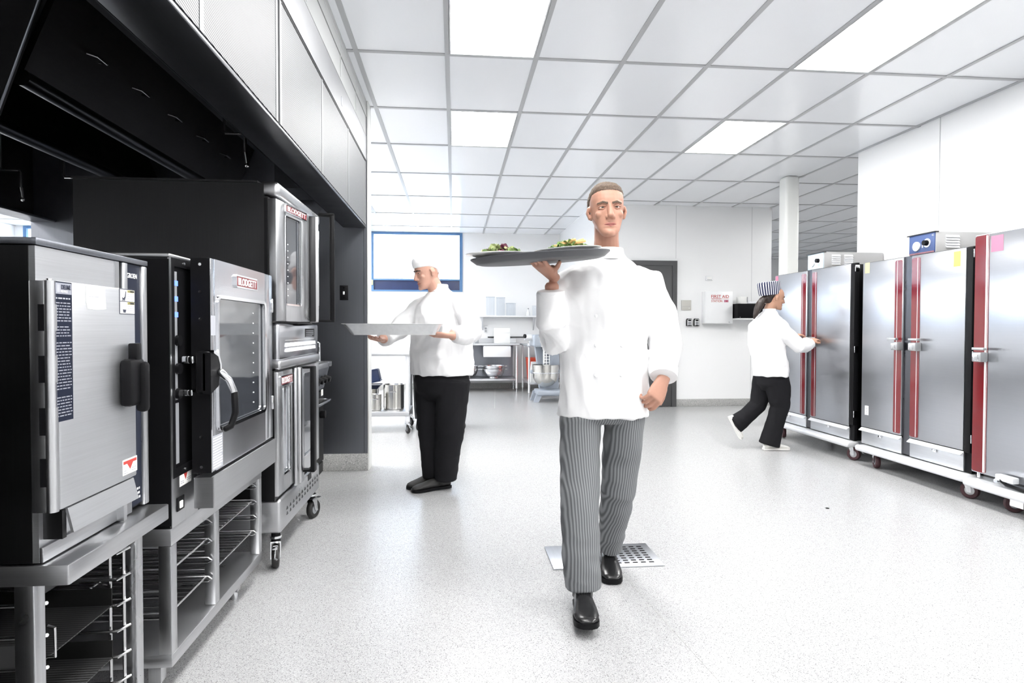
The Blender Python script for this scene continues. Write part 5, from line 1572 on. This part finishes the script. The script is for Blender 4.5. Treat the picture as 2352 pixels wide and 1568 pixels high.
m2 = plate('white plate on the serving tray nearer the walking man\'s head', .105, -.03, 0)
salad('small green salad on the outer left plate', m1, 3, 1)
salad('piled salad with toasted bread on the plate nearer the man\'s head', m2, 5, 11)
random.seed(11)

# ---- the cook with the deep pan
pc = person('cook in white cap and jacket and black trousers, holding a long shallow pan', (-.10, 4.5, 0))
HC = Matrix.Translation((-.165, 4.46, 1.475)) @ Matrix.Rotation(R(90 + 24), 4, 'Z') @ Matrix.Rotation(R(-14), 4, 'X')
b = MB()
head_shape(b, HC)
b.limb([(V(-.09, 4.50, .85), .15, .12), (V(-.09, 4.50, 1.1), .16, .13), (V(-.09, 4.50, 1.30), .16, .12), (V(-.10, 4.50, 1.42), .11, .08), (V(-.11, 4.50, 1.47), .056, .056)], (.7, -.7, 0), 22)
b.limb([(V(.055, 4.36, 1.31), .04, .04), (V(.125, 4.22, 1.15), .045, .045), (V(-.015, 4.08, 1.135), .034, .034)], (0, 0, 1), 14)
hand_shape(b, (-.035, 4.065, 1.135), (-.95, -.25, .05), (-.2, .3, .9), -1, curls=(25, 25, 28, 30), thumb=(50, 20), k=1.02)
b.limb([(V(-.245, 4.60, 1.31), .04, .04), (V(-.42, 4.56, 1.16), .044, .044), (V(-.50, 4.36, 1.105), .033, .033)], (0, 0, 1), 14)
hand_shape(b, (-.505, 4.345, 1.103), (-.22, -.97, .02), (.05, 0, 1), -1, curls=(6, 6, 8, 10), thumb=(55, 15), k=1.02)
for s in (-1, 1):
    o_ = V(.7, -.7, 0) * s
    b.limb([(V(-.09, 4.52, .85) + o_ * .10, .075, .075), (V(-.10, 4.50, .47) + o_ * .09, .055, .055), (V(-.10, 4.53, .12) + o_ * .06, .04, .04)], (.7, -.7, 0), 14)
body = remesh(b, 'body', 'skin_pale', pc, .004, 3, face_deform(HC))
face_parts(body, HC, 'dark_hair', skin='skin_pale')
cp_ = MB()
rings = []
for z, w, yf, yb in ((.095, .068, -.040, -.104), (.128, .0765, -.022, -.114), (.148, .0790, .050, -.116), (.162, .0800, .098, -.117), (.195, .083, .101, -.122), (.222, .082, .092, -.120), (.246, .068, .070, -.100), (.262, .036, .030, -.054)):
    rings.append([V(w * math.cos(a), (yf + yb) / 2 + (yf - yb) / 2 * math.sin(a), z) for a in (2 * math.pi * k / 32 for k in range(32))])
cp_.loft(rings).xf(HC)
remesh(cp_, 'cap', 'cloth', body, .005, 4, folds(.0022, 20, 20, 2))
j = MB()
rings = [ell((-.09, 4.51, z), rx, ry, -45, e=.88) for z, rx, ry in ((.845, .232, .198), (.90, .235, .202), (1.02, .236, .206), (1.15, .230, .196), (1.27, .222, .172), (1.35, .205, .145))]
rings += [ell((-.095, 4.505, 1.41), .160, .108, -45), ell((-.105, 4.50, 1.445), .098, .085, -45), ell((-.11, 4.495, 1.475), .070, .070)]
j.loft(rings)
j.limb([(V(-.01, 4.42, 1.385), .06, .062), (V(.055, 4.365, 1.335), .080, .082), (V(.105, 4.29, 1.24), .080, .080), (V(.120, 4.215, 1.155), .074, .076), (V(.06, 4.13, 1.135), .066, .066), (V(.0, 4.09, 1.135), .058, .060)], (0, 0, 1), 20, .15)
j.limb([(V(-.18, 4.56, 1.385), .06, .062), (V(-.245, 4.605, 1.335), .080, .082), (V(-.345, 4.60, 1.24), .078, .078), (V(-.420, 4.56, 1.165), .072, .074), (V(-.468, 4.46, 1.125), .064, .064), (V(-.495, 4.385, 1.108), .056, .058)], (0, 0, 1), 20, .15)
jk = remesh(j, 'jacket', 'cloth', pc, .0065, 5, folds(.012, 8, 6, 21))
MB().loft([ell((-.112, 4.492, z), r, r) for z, r in ((1.450, .078), (1.472, .072), (1.500, .068), (1.502, .064), (1.47, .064))], cap=False).build('collar', 'cloth', jk)
tr = MB()
tr.loft([ell((-.09, 4.515, z), rx, ry, -45, e=.88) for z, rx, ry in ((.92, .190, .150), (.80, .214, .178), (.72, .205, .165), (.66, .16, .12))])
for s in (-1, 1):
    o_ = V(.62, -.62, 0) * s
    tr.limb([(V(-.09, 4.51, .80) + o_ * .135, .118, .130), (V(-.095, 4.50, .62) + o_ * .125, .112, .120), (V(-.10, 4.50, .44) + o_ * .11, .102, .108), (V(-.105, 4.52, .25) + o_ * .085, .088, .094), (V(-.105, 4.53, .075) + o_ * .070, .082, .088)], (.7, -.7, 0), 22, .12)
remesh(tr, 'trousers', 'black_cloth', pc, .008, 4, folds(.007, 6, 8, 30))
shoe('shoe', 'suede', 'black', pc, (-.035, 4.53, .004), (-.295, 4.405, .004), (-.06, 4.49, .12), .048, .08)
shoe('shoe', 'suede', 'black', pc, (-.11, 4.65, .004), (-.335, 4.50, .004), (-.15, 4.60, .12), .048, .08)

pn = thing('roasting_pan', 'long shallow steel pan held level by the cook in black trousers', 'pan', (-.40, 4.13, 1.17))
o1, o2, i1, i2 = [], [], [], []
def rr2(x0, x1, y0, y1, z, r): return [V(p[0], p[1], z) for p in rrect(x0, x1, y0, y1, r)]
MB().loft([rr2(-.660, -.120, 4.00, 4.26, 1.138, .03), rr2(-.665, -.115, 3.995, 4.265, 1.146, .03), rr2(-.708, -.085, 3.965, 4.295, 1.206, .035), rr2(-.720, -.073, 3.953, 4.307, 1.209, .035),
           rr2(-.720, -.073, 3.953, 4.307, 1.211, .035), rr2(-.704, -.089, 3.969, 4.291, 1.208, .033), rr2(-.660, -.120, 4.00, 4.26, 1.148, .03)]).build('pan_body', 'alu', pn)

# ---- the woman at the holding cabinet
pw = person('woman in navy striped cap and white jacket stepping up to the farthest cabinet', (3.1, 5.72, 0))
HW = Matrix.Translation((3.112, 5.72, 1.382)) @ Matrix.Rotation(R(-90 - 6), 4, 'Z') @ Matrix.Rotation(R(-10), 4, 'X') @ Matrix.Scale(.93, 4)
b = MB()
head_shape(b, HW)
b.limb([(V(3.09, 5.72, .76), .12, .10), (V(3.07, 5.72, .98), .11, .09), (V(3.06, 5.72, 1.18), .13, .10), (V(3.065, 5.72, 1.30), .11, .07), (V(3.075, 5.72, 1.36), .048, .048)], (0, 1, 0), 22)
b.limb([(V(3.085, 5.59, 1.20), .036, .036), (V(3.285, 5.53, 1.02), .036, .036), (V(3.425, 5.60, 1.055), .026, .026)], (0, 1, 0), 14)
hand_shape(b, (3.435, 5.605, 1.060), (.86, .42, .28), (.25, .35, -.9), 1, curls=(32, 34, 36, 38), thumb=(50, 25), k=.92)
b.limb([(V(3.07, 5.85, 1.20), .036, .036), (V(3.20, 5.92, 1.02), .036, .036), (V(3.37, 5.85, 1.10), .026, .026)], (0, 1, 0), 14)
hand_shape(b, (3.385, 5.845, 1.105), (.93, -.2, .25), (.1, .1, -.95), -1, curls=(25, 26, 28, 30), thumb=(50, 25), k=.92)
b.limb([(V(3.10, 5.65, .78), .075, .07), (V(3.16, 5.66, .42), .05, .05), (V(3.075, 5.67, .10), .036, .036)], (0, 1, 0), 14)
b.limb([(V(3.08, 5.80, .78), .075, .07), (V(3.035, 5.81, .42), .05, .05), (V(2.81, 5.82, .235), .036, .036)], (0, 1, 0), 14)
body = remesh(b, 'body', 'skin_tan', pw, .004, 3, face_deform(HW))
face_parts(body, HW, 'dark_hair', skin='skin_tan')
ht = MB()
rings = []
hz = ((.150, .080, .094, -.106), (.165, .083, .099, -.112), (.205, .085, .100, -.116), (.250, .087, .100, -.118), (.262, .082, .094, -.112), (.266, .05, .06, -.07))
for z, w, yf, yb in hz:
    rings.append([V(w * math.cos(a), (yf + yb) / 2 + (yf - yb) / 2 * math.sin(a), z) for a in (2 * math.pi * k / 40 for k in range(40))])
ht.loft(rings).xf(Matrix.Translation((0, -.006, .15)) @ Matrix.Diagonal((1.06, 1.10, 1.22, 1)) @ Matrix.Translation((0, .006, -.15)))
hatM = HW @ Matrix.Translation((0, -.006, -.006)) @ Matrix.Rotation(R(16), 4, 'X')
ht.xf(Matrix.Translation((0, .008, -.20)))
hat = ht.build('cap', 'hat_stripe')
hat.parent = body
hat.matrix_local = Matrix.Translation(-ORG[pw.name]) @ hatM @ Matrix.Translation((0, -.008, .20))
# hair: cap of hair under the hat and a ponytail
hh_ = MB()
hh_.loft([[V(w * math.cos(a), (yf + yb) / 2 + (yf - yb) / 2 * math.sin(a), z) for a in (2 * math.pi * k / 24 for k in range(24))] for z, w, yf, yb in ((.045, .040, -.045, -.075), (.08, .064, -.028, -.092), (.115, .074, -.002, -.106), (.15, .077, .04, -.11), (.185, .076, .06, -.108))]).xf(HW)
hh_.limb([(V(3.07, 5.717, 1.49), .040, .040), (V(3.01, 5.712, 1.465), .040, .036), (V(2.975, 5.705, 1.425), .042, .036), (V(2.945, 5.70, 1.37), .038, .032), (V(2.925, 5.70, 1.32), .026, .022), (V(2.915, 5.70, 1.285), .010, .010)], (0, 1, 0), 16)
remesh(hh_, 'hair', 'dark_hair', body, .005, 2, lambda co, no: co + no * .004 * noise.noise(V(co.x * 60, co.y * 60, co.z * 8)))
j = MB()
rings = [ell((cx_, 5.72, z), rx, ry, 0, e=.9) for z, cx_, rx, ry in ((.722, 3.108, .152, .185), (.80, 3.098, .150, .185), (.92, 3.075, .152, .180), (1.02, 3.055, .160, .178), (1.13, 3.052, .165, .182), (1.22, 3.052, .155, .178))]
rings += [ell((3.060, 5.72, 1.285), .120, .150), ell((3.068, 5.72, 1.325), .085, .095), ell((3.076, 5.72, 1.352), .062, .062)]
j.loft(rings)
j.limb([(V(3.07, 5.64, 1.268), .055, .055), (V(3.085, 5.59, 1.225), .074, .074), (V(3.17, 5.555, 1.13), .074, .072), (V(3.285, 5.535, 1.02), .072, .068), (V(3.35, 5.56, 1.015), .076, .068), (V(3.405, 5.59, 1.045), .074, .066)], (0, 1, 0), 20, .12)
j.limb([(V(3.065, 5.80, 1.268), .055, .055), (V(3.07, 5.85, 1.225), .074, .074), (V(3.14, 5.895, 1.12), .072, .070), (V(3.21, 5.91, 1.02), .068, .066), (V(3.29, 5.885, 1.05), .066, .062), (V(3.35, 5.86, 1.085), .062, .058)], (0, 1, 0), 20, .12)
jk = remesh(j, 'jacket', 'cloth', pw, .006, 4, folds(.010, 9, 7, 40))
MB().loft([ell((3.080, 5.72, z), r, r) for z, r in ((1.332, .070), (1.352, .064), (1.378, .060), (1.380, .056), (1.35, .056))], cap=False).build('collar', 'cloth', jk)
tr = MB()
tr.loft([ell((3.10, 5.72, z), rx, ry, 0, e=.9) for z, rx, ry in ((.82, .13, .155), (.74, .138, .160), (.64, .130, .150), (.58, .09, .11))])
tr.limb([(V(3.115, 5.65, .70), .092, .128), (V(3.150, 5.655, .56), .086, .118), (V(3.165, 5.66, .42), .076, .096), (V(3.115, 5.665, .24), .074, .088), (V(3.065, 5.67, .055), .086, .100)], (0, 1, 0), 22, .1)
tr.limb([(V(3.075, 5.79, .70), .090, .118), (V(3.055, 5.80, .56), .084, .104), (V(3.015, 5.81, .42), .076, .086), (V(2.90, 5.82, .31), .074, .084), (V(2.785, 5.82, .225), .076, .092)], (0, 1, 0), 22, .1)
remesh(tr, 'trousers', 'black_cloth', pw, .007, 3, folds(.006, 6, 8, 50))
shoe('shoe', 'white_shoe', 'white_shoe', pw, (3.01, 5.67, .003), (3.265, 5.665, .003), (3.065, 5.67, .11), .042, .07)
shoe('shoe', 'white_shoe', 'white_shoe', pw, (2.725, 5.82, .300), (2.845, 5.82, .085), (2.79, 5.82, .255), .042, .07)
